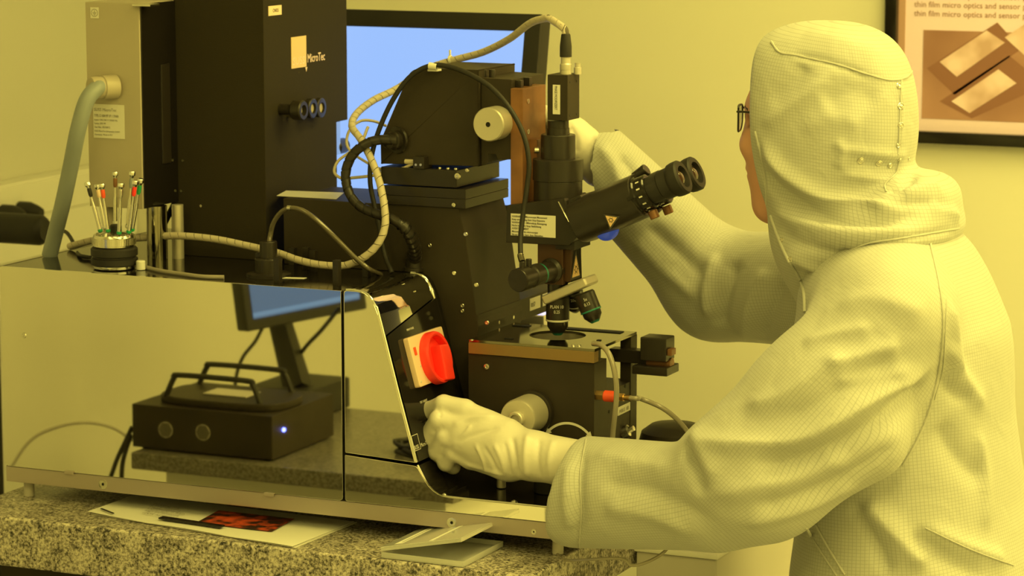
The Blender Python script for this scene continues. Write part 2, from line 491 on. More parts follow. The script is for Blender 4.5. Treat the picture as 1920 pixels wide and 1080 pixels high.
# chrome trims on the two edges of the sloping face
sl = [slope_a, slope_b]
for yy in (0.0, 0.2045):
    path = [Vector((xs + (.006 if yy == 0 else .03), yy, top_z)), Vector((-0.372, yy, top_z + .0003)), Vector((-0.353, yy, top_z - .0025)), Vector((-0.342, yy, top_z - .011)), Vector((-0.334, yy, 0.350)), Vector((-0.3285, yy, 0.337)), Vector((-0.296, yy, 0.219)), Vector((-0.2632, yy, 0.103))]
    MB().tube(spline(path, 8), 0.0021, 10).build('edge_trim', 'chrome', cons)
sd = (slope_b - slope_a).normalized(); sn = Vector((-sd.z, 0, sd.x))
if sn.x < 0: sn = -sn


def on_slope(px, py, lift=0.0):
    """point of the sloping console face seen at a pixel"""
    c = Vector(((px - 960) / FPX, -(py - 540) / FPX, 1.0)); r = Vector((AX.dot(c), AY.dot(c), AZ.dot(c)))
    o = slope_a + sn * lift
    t = (o - CAM).dot(sn) / r.dot(sn)
    return CAM + r * t


def slope_uv(p): return ((p - slope_a).dot(Y), (p - slope_a).dot(sd))


pts = [slope_uv(on_slope(*q)) for q in ((726, 630), (803, 562))]
panel = [(0.003, pts[0][1]), (0.2015, pts[1][1]), (0.2015, 0.243), (0.003, 0.243)]
cp = MB().prism(panel, slope_a + sn * 0.0026, Y, sd, sn, 0.0012, 0.0004).build('control_panel', 'black_gloss', ma)
sw = MB()
c0 = on_slope(797, 675, .004)
su, sv = slope_uv(c0)
S0 = lambda a, b, l: slope_a + Y * a + sd * b + sn * l
q = [slope_uv(on_slope(*k, .004)) for k in ((755, 636), (808, 624), (838, 716), (777, 729))]
ua, ub = q[0][0], 0.178
va, vb = min(q[0][1], q[1][1]), max(q[2][1], q[3][1])
va, vb = q[0][1] , q[3][1]
uc, vc = (ua + ub) / 2, (va + vb) / 2
switch = MB().prism(rpoly([(ua, va), (ub, va), (ub, vb), (ua, vb)], (.004,) * 4), S0(0, 0, .0035), Y, sd, sn, 0.010, 0.0015).build('main_switch', 'ivory_plastic', ma, label='ivory main switch base with red rotary grip')
rr = (vb - va) * 0.53
cc = S0(ua + (ub - ua) * .52, vc + .004, .0135)
MB().lathe([(rr, 0), (rr, .011), (rr * .97, .0145), (rr * .90, .0155), (rr * .83, .0145), (rr * .80, .011), (rr * .80, .002), (0, .002)], cc, sn, 48).build('grip_ring', 'red_plastic', switch)
MB().box((-rr * .10, -rr * .45, 0), (rr * .62, rr * .92, .022), .004, M=Matrix.Translation(cc) @ Matrix((Y, sd, sn)).transposed().to_4x4() @ Matrix.Rotation(0.12, 4, 'Z')).build('grip_bar', 'red_plastic', switch)
MB().box((-.004, -.0065, 0), (.004, .0065, .0012), .0005, M=Matrix.Translation(S0(ua + .013, va + .024, .0136)) @ Matrix((Y, sd, sn)).transposed().to_4x4()).build('lock_window', 'orange_red', switch)
for du, dv in ((.008, vb - va - .008), (.02, .05)):
    MB().lathe([(.0022, 0), (.0016, .0007)], S0(ua + du, va + dv, .0135), sn, 14).build('screw', 'grey_plastic', switch)
for px, py, s_, h in ((763, 621, 'MAIN POWER', .0052), (788, 757, 'TEST / ADJUST', .0052)):
    MB().text(s_, on_slope(px, py, .0041), Y, -sd, h, .8).build('panel_print', 'white_print', cp, wn=False)
pr = MB()
p = on_slope(778, 846, .0041); a, b = slope_uv(p)
for (x0, y0, x1, y1) in ((0, -.025, .022, -.0242), (0, -.0005, .022, .0003), (0, -.025, .0008, 0), (.0212, -.025, .022, 0)):
    pr.prism([(x0, y0), (x1, y0), (x1, y1), (x0, y1)], S0(a, b, .004), Y, sd, sn, .0003)
pr.text('SUSS', S0(a + .001, b - .002, .0041), Y, -sd, .009, .85).text('MicroTec', S0(a + .024, b - .002, .0041), Y, -sd, .009, .8)
pr.build('maker_logo', 'white_print', cp, wn=False)
kp = on_slope(806, 796, .004)
MB().lathe([(.010, 0), (.010, .004), (.0075, .005), (.0075, .020), (.006, .022), (0, .022)], kp, sn, 24).build('selector_knob', 'steel', ma)
# low part in front of the console, with its black tray
LT = 0.0515
low = rpoly([(xs + .0015, 0.0275), (-0.0005, 0.0275), (-0.0005, LT), (-0.232, LT), (-0.2625, 0.0975), (xs + .0015, 0.1045)], (.006, .001, .001, .028, .006, .002))
lc = MB().prism_y(low, -0.0025, 0.003, 0.001).build('front_panel', 'mirror_steel', ma, label='low polished steel panel below the console')
tpath = [Vector((-0.262, 0.001, 0.0985)), Vector((-0.249, 0.001, 0.076)), Vector((-0.2415, 0.001, 0.0625)), Vector((-0.230, 0.001, 0.0545)), Vector((-0.214, 0.001, 0.0520)), Vector((-0.1, 0.001, 0.0516)), Vector((-0.001, 0.001, 0.0513))]
MB().tube(spline(tpath, 8), 0.0015, 8).build('edge_trim', 'soft_chrome', lc)
tray = [(a, b - .001) for a, b in rpoly([(-0.36, 0.027), (-0.002, 0.027), (-0.002, LT - .001), (-0.234, LT - .001), (-0.264, 0.097), (-0.36, 0.101)], (0, 0, 0, .026, 0, 0))]
tr = MB().prism_y(tray, 0.0035, W - .01, 0.0005).build('tray', 'black_gloss', ma)
MB().box((-0.0015, 0.0, 0.0275), (0.0, W - .01, LT - .001), .0003).build('end_plate', 'base_metal', ma)
for px, py in ((833, 930), (964, 943), (1057, 952), (863, 878)):
    p = at(px, py, z=LT - .001)
    MB().lathe([(.0065, -.001), (.0058, .0022), (.0035, .0042), (.0018, .0042), (.0015, .0025)], p, Z, 20).build('screw', 'steel', tr)
p = at(1022, 925, z=LT); MB().lathe([(.026, -.0005), (.026, .018), (.023, .021), (0, .0215)], p + Y * .02, Z, 32).build('rubber_stop', 'black_rubber', tr)
p = at(916, 925, z=LT); MB().cyl(p + Y * .05 - Z * .001, p + Y * .05 + Z * .03, .0075, bev=.001).build('post', 'satin_aluminium', tr)
# glossy black top with pegs and a cable socket
tp = MB().box((-1.0455, 0.0045, 0.3640), (-0.372, W, 0.3715), .0012).build('top_cover', 'black_gloss', ma)
for px, py, h in ((487, 512, .035), (521, 530, .042), (575, 505, .038), (588, 509, .036), (632, 535, .042), (687, 519, .030), (549, 497, .03)):
    p = at(px, py, z=.3715); MB().box((p.x - .0055, p.y - .0055, .3712), (p.x + .0055, p.y + .0055, .3712 + h), .001).build('peg', 'black_anodized', tp)
p = at(504, 517, z=.3715)
MB().lathe([(.037, -.0003), (.037, .004), (.034, .0055), (.023, .006), (.023, .028), (.0215, .030), (.0145, .030), (.0145, .056), (.0135, .058), (0, .058)], p, Z, 36).build('cable_socket', 'black_anodized', tp)
SOCK = p + Z * .058
p0, p1, p2 = at(527, 523, z=.372), at(567, 513, z=.372), at(558, 512, z=.372)
MB().prism([(0, 0), (.036, 0), (.036, .012), (0, .012)], at(529, 522, z=.3718), (Vector((.9, .25, 0))).normalized(), Y, Z, .0004).build('paper_slip', 'paper', tp)

# column (stepped body behind the console) --------------------------------------------------------
CY0, CY1 = 0.225, 0.405
def cxz(px, py): return xz(px, py, CY0)
prof = [(cxz(531, 380)[0], 0.3717), (cxz(531, 380)[0], .4845), (-0.2885 - .006, .4845), cxz(872, 440), cxz(893, 590), cxz(897, 612), (cxz(897, 612)[0] - .03, .05), (-0.37, .05), (-0.37, .3717)]
colm = MB().prism_y(prof, CY0, CY1, 0.0015).build('column', 'black_paint', ma)
for px, py in ((806, 460), (852, 512), (893, 534), (867, 573), (867, 583), (913, 605), (873, 439)):
    p = at(px, py, y=CY0); p.y = CY0 + .001
    MB().lathe([(.0036, 0), (.0036, .0022), (.0030, .003), (.0016, .003), (.0014, .0015)], p, -Y, 16).build('screw', 'steel', colm)
fx = at(895, 600, y=CY0).x
fz0, fz1 = at(900, 633, y=CY0).z, at(895, 591, y=CY0).z
cf = MB().box((fx - .13, CY0 + .001, fz0), (fx, 0.60, fz1), .0012).build('column_foot', 'black_paint', ma)
for k, (ya, yb) in enumerate(((.44, .485), (.495, .57))):
    m_ = MB().box((fx - .0002, ya, fz0 + .012), (fx + .0008, yb, fz1 - .004), .0002).text(('0157', 'HARD')[k] + ('', ' CONTACT')[k], (fx + .0011, ya + .004, fz0 + .018), Y, Z, .011, .8, mi=1)
    m_.build('sticker', ['label_paper', 'ink'], cf)
for ya in (0.31, 0.37):
    MB().lathe([(.003, 0), (.003, .002), (.0014, .002)], (fx - .0005, ya, fz0 + .012), X, 14).build('screw', 'steel', cf)
MB().prism([(0, 0), (.115, 0), (.085, .085), (-.02, .07)], (at(523, 376, y=.26).x + .004, .245, .4848), X, Y, Z, .0006).build('paper_sheet', 'label_paper', ma)
# slides and carriage
sx0, sx1 = -0.433, -0.2835
s1 = MB().box((sx0, CY0 - .004, .4847), (sx1 + .004, CY1 - .01, .500), .001).box((sx0 + .002, CY0 - .004, .5002), (sx1 + .004, CY1 - .01, .5165), .001).build('lower_slide', 'black_anodized', ma)
s2 = MB().box((sx0 - .002, CY0 - .004, .5185), (sx1 - .012, CY1 - .012, .5475), .0012).build('upper_slide', 'black_anodized', ma)
for px, py, par, r in ((726, 377, s1, .003), (852, 384, s1, .0035), (859, 330, s2, .0052), (877, 319, s2, .003)):
    p = at(px, py, y=CY0 - .004); p.y = CY0 - .0045
    MB().lathe([(r, 0), (r, .003), (r * .5, .0034), (r * .4, .002)], p, -Y, 14).build('screw', 'steel', par)
for px in (811, 830, 848):
    p = at(px, 319, z=.5475); p.y = CY0 + .012; MB().lathe([(.0035, -.0005), (.003, .0022), (.0015, .0022)], p, Z, 14).build('screw', 'steel', s2)
a, b = at(776, 321, y=CY0 - .008), at(797, 300, y=CY0 - .008)
cl = MB().box((a.x, CY0 - .012, .5476), (b.x, CY0 + .02, .5476 + .020), .0012).build('cable_clamp', 'black_anodized', ma)
for px in (780, 789):
    p = at(px, 309, y=CY0 - .012); MB().lathe([(.0026, -.0003), (.0022, .0014), (.001, .0014)], (p.x, CY0 - .0118, p.z), -Y, 12).build('screw', 'steel', cl)
CLAMP = Vector((a.x, CY0 + .004, .557))
for k, (ax_, az_) in enumerate(((sx0 - .006, .533), (sx0 - .008, .503))):
    MB().box((ax_ - .008, CY0 + .01, az_ - .008), (ax_ + .008, CY0 + .03, az_ + .010), .001).cyl((ax_ - .004, CY0 + .008, az_ + .004), (ax_ - .004, CY0 + .012, az_ + .004), .004, seg=14, mi=1).build('limit_switch', ['black_anodized', 'steel'], ma)
def hx(px, py): return xz(px, py, CY0 + .005)
hd = rpoly([hx(714, 307), hx(897, 312), hx(898, 131), hx(786, 127), hx(768, 134), hx(713, 264)], (.001, .001, .001, .004, .01, .004))
head = MB().prism_y(hd, CY0 + .005, CY1 - .03, .0015).build('carriage_head', 'black_paint', ma)
bk = MB().prism_y([hx(898.5, 146), hx(956, 150), hx(956, 300), hx(930, 300), hx(926, 290), hx(912, 290), hx(912, 306), hx(898.5, 312)], CY0 + .012, CY1 - .035, .0012).build('focus_block', 'black_paint', ma)
kb = at(918, 233, y=CY0 - .02)
MB().lathe([(.0265, 0), (.0278, .0012), (.0278, .036), (.026, .0385), (.004, .0385), (.004, .034), (0, .034)], Vector((kb.x, CY0 + .0125, kb.z)), -Y, 40).lathe([(.0042, .0386), (.0042, .0388), (0, .0388)], Vector((kb.x, CY0 + .0125, kb.z)), -Y, 16, mi=1).build('focus_knob', ['satin_aluminium', 'black_void'], bk)
for px, py in ((902, 146), (918, 146)):
    p = at(px, py, y=CY0 + .02); MB().lathe([(.0052, 0), (.0052, .013), (.0045, .014), (.0022, .014), (.002, .009)], (p.x, CY0 + .03, p.z - .001), Z, 18).build('screw', 'black_anodized', bk)
GL = at(744, 263, y=CY0)
MB().lathe([(.023, 0), (.022, .004), (.016, .004), (.016, .012), (.0135, .014), (.0135, .024), (.010, .026), (0, .026)], Vector((GL.x, CY0 + .0045, GL.z)), Vector((-.35, -1, 0)), 6 * 5).build('hose_gland', 'black_anodized', ma)

# lamp house ---------------------------------------------------------------------------------------
LX0, LX1, LY0, LY1, LZ1 = -0.856, -0.668, 0.245, 0.552, 0.86
lz_n = at(650, 225, x=LX1).z
ly_n = at(632, 300, x=LX1).y
lh = MB()
lh.prism([(LY0, .3717), (ly_n, .3717), (ly_n, lz_n), (LY1, lz_n), (LY1, LZ1), (LY0, LZ1)], (LX0, 0, 0), Y, Z, X, LX1 - LX0, .0012)
lamp = lh.build('lamp_house', 'black_textured', ma, label='tall black lamp housing with gold square logo')
MB().box((LX1 - .03, ly_n + .001, at(640, 290, x=LX1).z), (LX1 - .004, ly_n + .022, lz_n - .0005), .001).build('steel_edge', 'mirror_steel', lamp)
p = at(650, 275, x=LX1); MB().cyl((LX1 - .015, ly_n + .02, p.z), (LX1 - .015, ly_n + .055, p.z), .014, bev=.002).build('rear_knob', 'black_anodized', lamp)
o = at(503, 30, x=LX1 + .0002)
u2, v2 = Y, Z
MB().prism([(0, 0), (.046, 0), (.046, .0165), (0, .0165)], o, Y, Z, X, .0008).text('CN025', o + X * .001 + Y * .014 + Z * .0055, Y, Z, .0085, .85, mi=1).build('sticker', ['logo_pale', 'ink'], lamp)
a, b, c = at(546, 129, x=LX1), at(574, 125, x=LX1), at(546, 70, x=LX1)
wq, hq = b.y - a.y, c.z - a.z
lg = MB().prism([(0, 0), (wq, 0), (wq, hq), (0, hq)], a, Y, Z, X, .0008)
lg.text('SUSS', a + X * .001 + Y * .003 + Z * .006, Y, Z, .0185, wq / .0185 * .40, mi=1)
lg.text('MicroTec', a + X * .001 + Y * (wq + .003) + Z * .007, Y, Z, .021, .80, mi=1, bold=.0002)
lg.prism([(wq - .004, -.001), (wq + .003, -.001), (wq - .0005, -.009)], a, Y, Z, X, .0008, mi=1)
lg.build('logo', ['logo_gold', 'logo_pale'], lamp)
for i, (px, py, ln) in enumerate(((570, 207, .046), (588, 203, .026), (604, 202, .022))):
    p = at(px - ln * 420, py + ln * 0, x=LX1)
    q = at(px, py, x=LX1 + ln)
    MB().lathe([(.0095, -.001), (.0095, ln * .55), (.0155, ln * .55), (.0172, ln * .6), (.0172, ln * .95), (.0155, ln), (.0095, ln), (.0085, ln * .8), (0, ln * .8)], Vector((LX1, q.y, q.z)), X, 30).lathe([(.0088, ln * .81), (.0088, ln * .83), (0, ln * .83)], Vector((LX1, q.y, q.z)), X, 20, mi=1).build('adjustment_knob', ['black_anodized', 'beige_paint'], lamp)
q = at(539, 217, x=LX1); MB().cyl(q, q + X * .014, .004, seg=14).build('screw', 'steel', lamp)
for px, py in ((321, 243), (343, 301), (340, 358), (377, 386), (322, 391)):
    p = at(px, py, y=LY0); p.x = max(p.x, LX0 + .004)
    MB().lathe([(.0028, -.0003), (.0024, .0014), (.001, .0014)], (p.x, LY0, p.z), -Y, 12).build('screw', 'steel', lamp)
# beige cabinet on posts beside the lamp house
BX0, BX1, BY0, BZ0, BZ1 = -0.9485, -0.842, 0.13, 0.465, 0.814
cab = MB().box((BX0, BY0, BZ0), (BX1 - .001, BY0 + .30, BZ1), .001).build('supply_cabinet', 'beige_paint', ma, label='narrow beige metal cabinet with cable gland')
MB().box((BX1 - .001, BY0 + .004, BZ0 + .0005), (BX1 + .0015, BY0 + .32, BZ1 - .001), .0005).build('cabinet_side', 'black_gloss', cab)
a = at(308, 120, x=BX1 + .002); b = at(318, 305, x=BX1 + .002)
MB().box((BX1, a.y - .012, b.z), (BX1 + .004, b.y + .004, a.z), .0015).build('cabinet_handle', 'black_anodized', cab)
MB().box((BX0 + .10, BY0 - .012, BZ1 - .004), (BX0 + .135, BY0 + .02, BZ1 - .0005), .0006).build('hinge', 'steel', cab)
o = at(170, 34, y=BY0 - .0006)
st = MB().prism([(0, 0), (.0165, 0), (.0165, .0185), (0, .0185)], o, X, Z, -Y, .0005)
st.lathe([(.0068, .0006), (.0068, .0009), (.0058, .0009), (.0058, .0006)], o + X * .0082 + Z * .0092, -Y, 24, mi=1, caps=False)
for w_, zz in ((.0075, .0088), (.005, .0068), (.0025, .0048)):
    st.prism([(.0082 - w_ / 2, zz), (.0082 + w_ / 2, zz), (.0082 + w_ / 2, zz + .001), (.0082 - w_ / 2, zz + .001)], o - Y * .0006, X, Z, -Y, .0003, mi=1)
st.prism([(.0077, .009), (.0087, .009), (.0087, .0135), (.0077, .0135)], o - Y * .0006, X, Z, -Y, .0003, mi=1)
st.build('earth_sticker', ['label_paper', 'ink_grey'], cab)
o = at(176, 258, y=BY0 - .0006)
st = MB().prism([(0, 0), (.062, 0), (.062, .058), (0, .058)], o, X, Z, -Y, .0005)
for zz, h, s_ in ((.046, .0075, 'SUSS MicroTec'), (.036, .0068, 'TYPE: CI 1004 MF UP / 17040A'), (.0295, .0046, 'Input 100-240 V 50/60 Hz'), (.0235, .0046, 'Lamp 350 W'), (.017, .0050, 'Ser.No. 05/0812'), (.0105, .0042, 'SUSS MicroTec Lithography GmbH'), (.0045, .0042, 'Germany  Made in EU')):
    st.text(s_, o + X * .002 + Z * zz - Y * .0008, X, Z, h, min(.95, .105 / (h * len(s_))), mi=1)
st.build('type_label', ['label_paper', 'ink_grey'], cab)
for k, (cx_, cy_, r_, m_) in enumerate(((BX0 + .02, BY0 + .03, .011, 'beige_paint'), (BX1 - .004, BY0 + .05, .018, 'dark_chrome'), (BX1 + .02, BY0 + .08, .010, 'satin_aluminium'), (BX0 + .03, BY0 + .26, .012, 'beige_paint'))):
    MB().cyl((cx_, cy_, .3713), (cx_, cy_, BZ0 + (.0005 if k != 2 else 0)), r_, seg=24).build('cabinet_post', m_, ma)

# alignment stage -----------------------------------------------------------------------------------
SX0, SX1, SY0, SY1, SZ = -0.2455, -0.027, 0.17, 0.352, 0.276
zb1 = at(1115, 681, y=SY0).z
body = [(-0.252, .052), (SX1 - .002, .052), (SX1 - .002, zb1 - .001), (-0.252, zb1 - .001)]
sb = MB().box((-0.252, SY0 + .002, .0505), (SX1 - .001, SY0 + .055, zb1 - .001), .001)
sb.box((-0.252, SY0 + .05, .0505), (SX1 - .002, SY1, .195), .001)
sb.box((-0.252, SY0 + .05, .19), (SX1 - .055, SY1 - .02, zb1), .001)
stage = sb.build('alignment_stage', 'black_paint', ma)
MB().box((SX1 - .02, SY1 - .022, .05), (SX1 - .0005, SY1 + .006, SZ - .005), .001).build('stage_post', 'black_paint', stage)
MB().box((-0.25, SY0 - .002, zb1), (SX1, SY0 + .018, SZ - .0045), .0008).build('front_bar', 'bronze_bar', stage)
# mask holder plate with a round opening
th = 0.0045
cx_, cy_ = -0.1335, 0.268
R_ = 0.0470
pl = bmesh.new(); seg = 64
outer = []
for k in range(seg):
    a = 2 * math.pi * k / seg; dx, dy = math.cos(a), math.sin(a)
    tt = 1e9
    for lim, dd, cc2 in ((SX1, dx, cx_), (-0.25, dx, cx_)):
        if abs(dd) > 1e-6 and (lim - cc2) / dd > 0: tt = min(tt, (lim - cc2) / dd)
    for lim in (SY1 + .002, SY0 + .001):
        if abs(dy) > 1e-6 and (lim - cy_) / dy > 0: tt = min(tt, (lim - cy_) / dy)
    outer.append((cx_ + dx * tt, cy_ + dy * tt))
for k, c_ in enumerate(((SX1, SY1 + .002), (-0.25, SY1 + .002), (-0.25, SY0 + .001), (SX1, SY0 + .001))):
    j = min(range(seg), key=lambda i: (outer[i][0] - c_[0]) ** 2 + (outer[i][1] - c_[1]) ** 2); outer[j] = c_
rings = []
for zz in (SZ - th, SZ):
    rings.append([pl.verts.new((x, y, zz)) for x, y in outer])
    rings.append([pl.verts.new((cx_ + R_ * math.cos(2 * math.pi * k / seg), cy_ + R_ * math.sin(2 * math.pi * k / seg), zz)) for k in range(seg)])
for k in range(seg):
    j = (k + 1) % seg
    pl.faces.new((rings[2][k], rings[2][j], rings[3][j], rings[3][k]))
    pl.faces.new((rings[0][k], rings[1][k], rings[1][j], rings[0][j]))
    pl.faces.new((rings[0][k], rings[0][j], rings[2][j], rings[2][k]))
    pl.faces.new((rings[1][k], rings[3][k], rings[3][j], rings[1][j]))
bmesh.ops.recalc_face_normals(pl, faces=pl.faces)
mb = MB(); mb._add(pl)
mb.build('mask_holder', 'dark_chrome', stage)
MB().lathe([(R_ + .002, SZ - th - .026), (R_ + .002, SZ - th), (R_ - .001, SZ - th), (R_ - .002, SZ - th - .022), (0, SZ - th - .022)], (cx_, cy_, 0), Z, 48).build('wafer_chuck', 'satin_steel', stage)
for (x0, y0, x1, y1) in ((-0.24, .32, -0.21, .335), (-0.17, .325, -0.045, .343), (-0.20, .20, -0.185, .206), (-0.055, .245, -0.048, .252)):
    MB().box((x0, y0, SZ - .0005), (x1, y1, SZ + .0014), .0006).build('holder_groove', 'black_void', stage)
for px, py in ((885, 638), (1075, 648), (1086, 648)):
    p = at(px, py, z=SZ); MB().lathe([(.003, -.0003), (.0026, .0018), (.001, .0018)], p, Z, 12).build('screw', 'steel', stage)
p = at(913, 687, y=SY0 + .002); MB().lathe([(.0052, -.0003), (.0046, .002), (.0022, .0022), (.002, .001)], (p.x, SY0 + .002, p.z), -Y, 18).build('screw', 'steel', stage)
# micrometer knob on the side of the stage
mk = at(1000, 772, y=SY0)
mo = Vector((mk.x, SY0 + .0015, mk.z))
kn = MB().lathe([(.036, 0), (.036, .010), (.030, .010)], mo, -Y, 40).build('knob_collar', 'black_anodized', stage)
MB().lathe([(.0300, .010), (.0315, .012), (.0315, .060), (.0295, .0655), (.013, .0655), (.013, .074), (.0115, .0755), (.0085, .0755), (.0085, .070), (0, .070)], mo, -Y, 48).build('micrometer_knob', 'satin_aluminium', stage)
ar = MB(); ac = at(1066, 848, y=SY0 + .0015); n_ = 22
for k in range(n_):
    a0, a1 = math.radians(45 + 90 * k / n_), math.radians(45 + 90 * (k + 1) / n_)
    ar.prism([(.046 * math.cos(a0), .046 * math.sin(a0)), (.050 * math.cos(a0), .050 * math.sin(a0)), (.050 * math.cos(a1), .050 * math.sin(a1)), (.046 * math.cos(a1), .046 * math.sin(a1))], (ac.x, SY0 + .0021, ac.z), X, Z, -Y, .0004)
for sgn in (1, -1):
    a0 = math.radians(90 - 45 * sgn); ctr = Vector((.048 * math.cos(a0), .048 * math.sin(a0))); rad = Vector((math.cos(a0), math.sin(a0))); tan = Vector((math.sin(a0), -math.cos(a0))) * sgn
    ar.prism([tuple(ctr + rad * .0055), tuple(ctr + tan * .011), tuple(ctr - rad * .0055)], (ac.x, SY0 + .0021, ac.z), X, Z, -Y, .0004)
ar.build('arrow_mark', 'label_paper', stage)
# right-hand face: motor, fitting, sticker
f1 = at(1187, 640, x=SX1); f2 = at(1187, 697, x=SX1)
q = at(1190, 665, y=.33)
MB().box((q.x - .04, .315, q.z - .012), (q.x + .055, .34, q.z + .010), .0015).build('motor_arm', 'black_anodized', stage)
q = at(1202, 650, y=.30)
mt = MB().box((q.x, .295, q.z - .022), (q.x + .046, .335, q.z + .017), .002).box((q.x - .012, .29, q.z - .045), (q.x + .050, .345, q.z - .031), .0015).build('motor', 'black_anodized', stage)
MB().cyl((q.x + .006, .318, q.z - .028), (q.x + .048, .318, q.z - .028), .010, mi=0).box((q.x + .046, .30, q.z - .012), (q.x + .054, .32, q.z - .001), .001).build('motor_coupling', 'bronze', mt)
p = at(1131, 742, x=SX1 + .01)
ft = MB().cyl((SX1 - .003, p.y, p.z), (SX1 + .012, p.y, p.z), .0085, seg=6).build('air_fitting', 'brass', stage)
MB().cyl((SX1 + .012, p.y, p.z), (SX1 + .034, p.y, p.z), .0092, bev=.001).build('fitting_sleeve', 'orange_red', ft)
MB().cyl((SX1 + .034, p.y, p.z), (SX1 + .046, p.y, p.z), .007, seg=6).cyl((SX1 + .046, p.y, p.z), (SX1 + .058, p.y, p.z), .0045, seg=14).build('fitting_nut', 'brass', ft)
FIT = Vector((SX1 + .058, p.y, p.z))
o = at(1160, 780, x=SX1); o.x = SX1 - .0018
MB().box((o.x, o.y, o.z), (o.x + .0006, o.y + .085, o.z + .014), 0).text('PURGE  AIR', (o.x + .0009, o.y + .006, o.z + .003), Y, Z, .009, .9, mi=1).build('sticker', ['label_paper', 'ink_grey'], stage)
p = at(1170, 812, x=SX1); MB().lathe([(.011, 0), (.010, .012), (.006, .014), (.0045, .022), (0, .023)], (SX1 - .002, p.y, p.z), Vector((1, 0, .5)), 24).build('toggle_switch', 'steel', stage)
for px, py in ((1174, 724), (1144, 772)):
    p = at(px, py, x=SX1); MB().cyl((SX1 - .003, p.y, p.z), (SX1 - .0012, p.y, p.z), .003, seg=12).build('screw', 'black_void', stage)

# ------------------------------------------------------------------ microscope
MX, MY = -0.1335, 0.268
mi = thing('microscope', 'black binocular microscope with camera held above the round stage opening', 'microscope', (MX, MY, .43))
c0 = at(957, 166, y=.235).x; c1 = at(980, 166, y=.235).x
ztop = at(968, 166, y=.235).z
col = MB().box((c0, .235, .44), (c1, .330, ztop), .0012).build('support_column', 'bronze', mi)
MB().box((c1 - .001, .262, .44), (c1 + .014, .300, .60), .001).build('slide_rail', 'bronze', mi)
for zz in (ztop - .022, ztop - .072):
    MB().lathe([(.0042, -.0003), (.0042, .001), (.0022, .001), (.002, -.0002)], (c1, .262 - .005, zz), X, 14).build('screw', 'steel', col)
MB().box((c0 + .0, .25, ztop), (c0 + .012, .262, ztop + .012), .001).box((c0 + .0, .285, ztop), (c0 + .012, .297, ztop + .014), .001).build('end_stop', 'black_anodized', col)
# head box with a slanted front
HY0, HY1 = .226, .318
def bx(px, py): return xz(px, py, HY0)
MB().prism_y([bx(950, 385), bx(1046, 373), bx(1058, 372), bx(1083, 444), bx(1066, 461), bx(948, 455)], HY0, HY1, .0015).build('head_box', 'black_anodized', mi)
MB().tube([Vector((bx(1047, 378)[0], HY0 - .0004, bx(1047, 378)[1])), Vector((bx(1083, 443)[0], HY0 - .0004, bx(1083, 443)[1]))], .0012, 8).build('bevel_highlight', 'chrome', mi)  # highlight of the bevel put in as a thin chrome rod
a, b = at(958, 441, y=HY0), at(1042, 400, y=HY0)
w_, h_ = b.x - a.x, at(958, 400, y=HY0).z - a.z
lab = MB().prism([(0, 0), (w_, 0), (w_, h_), (0, h_)], Vector((a.x, HY0 - .0002, a.z)), X, Z, -Y, .0005)
for i, s_ in enumerate(('WARNING - Microscope Movement', 'Keep away during Start Stop Exposure', 'WARNUNG - Mikroskop Bewegung', 'Nicht bei Start Stop Belichtung', 'AVERTISSEMENT', 'Mouvement du microscope', 'Ne pas toucher Start, Stop, Exposition')):
    lab.text(s_, (a.x + .002, HY0 - .0009, a.z + h_ - .0058 - i * h_ * .138), X, Z, .0044, min(.95, (w_ - .004) / (.0044 * len(s_) * .56)), mi=1, bold=.00006)
lab.build('warning_label', ['label_paper', 'ink'], mi)
# photo tube
tz = lambda py: at(1053, py, y=MY).z
z297, z335, z372, z252, z228 = tz(297), tz(338), tz(378), tz(252), tz(228)
ph = MB().lathe([(.036, z372 - .008), (.040, z372 + .001), (.040, z335 - .001), (.0395, z335), (.0415, z335 + .001), (.0415, z297 - .001), (.0400, z297)], (MX, MY, 0), Z, 44)
ph.lathe([(.0285, z297), (.0285, z252 - .002), (.0275, z252)], (MX, MY, 0), Z, 36).lathe([(.019, z252), (.0185, (z252 + z228) / 2), (.0175, (z252 + z228) / 2), (.0175, z228 + .002)], (MX, MY, 0), Z, 32)
phot = ph.build('photo_tube', 'black_anodized', mi)
MB().cyl((MX - .0285, MY - .012, tz(282)), (MX - .036, MY - .016, tz(282)), .005, bev=.0008, seg=16).build('clamp_screw', 'satin_steel', phot)
ca, cb = at(1026, 225, y=MY - .024), at(1063, 141, y=MY - .024)
camb = MB().box((ca.x, MY - .024, ca.z), (ca.x + .036, MY + .026, cb.z), .0012).build('camera_body', 'black_paint', mi)
o = Vector((ca.x + .010, MY - .0242, ca.z + .010))
MB().prism([(0, 0), (.013, 0), (.013, .048), (0, .048)], o, X, Z, -Y, .0004).text('PHASE MODIFIZIERT', o + X * .0035 + Z * .046 - Y * .0007, -Z, X, .0065, .66, mi=1).build('label_strip', ['label_paper', 'ink'], camb)
for zz in (cb.z - .012, ca.z + .008):
    for yy in (MY - .014, MY + .014):
        MB().lathe([(.0022, -.0003), (.0018, .0006), (.0008, .0006)], (ca.x + .036, yy, zz), X, 12).build('screw', 'black_rubber', camb)
ccx, ccy = ca.x + .024, MY - .004
zc = cb.z
MB().lathe([(.0095, zc - .0005), (.0095, zc + .006), (.0088, zc + .006), (.0095, zc + .008), (.0095, zc + .016), (.008, zc + .018), (.008, zc + .030)], (ccx, ccy, 0), Z, 24).build('cable_connector', 'satin_aluminium', camb)
MB().lathe([(.0062, zc - .0005), (.0062, zc + .010), (.0045, zc + .011), (.0045, zc + .016), (.005, zc + .018), (0, zc + .018)], (ccx + .016, ccy + .012, 0), Z, 20).build('lens_port', 'satin_aluminium', camb)
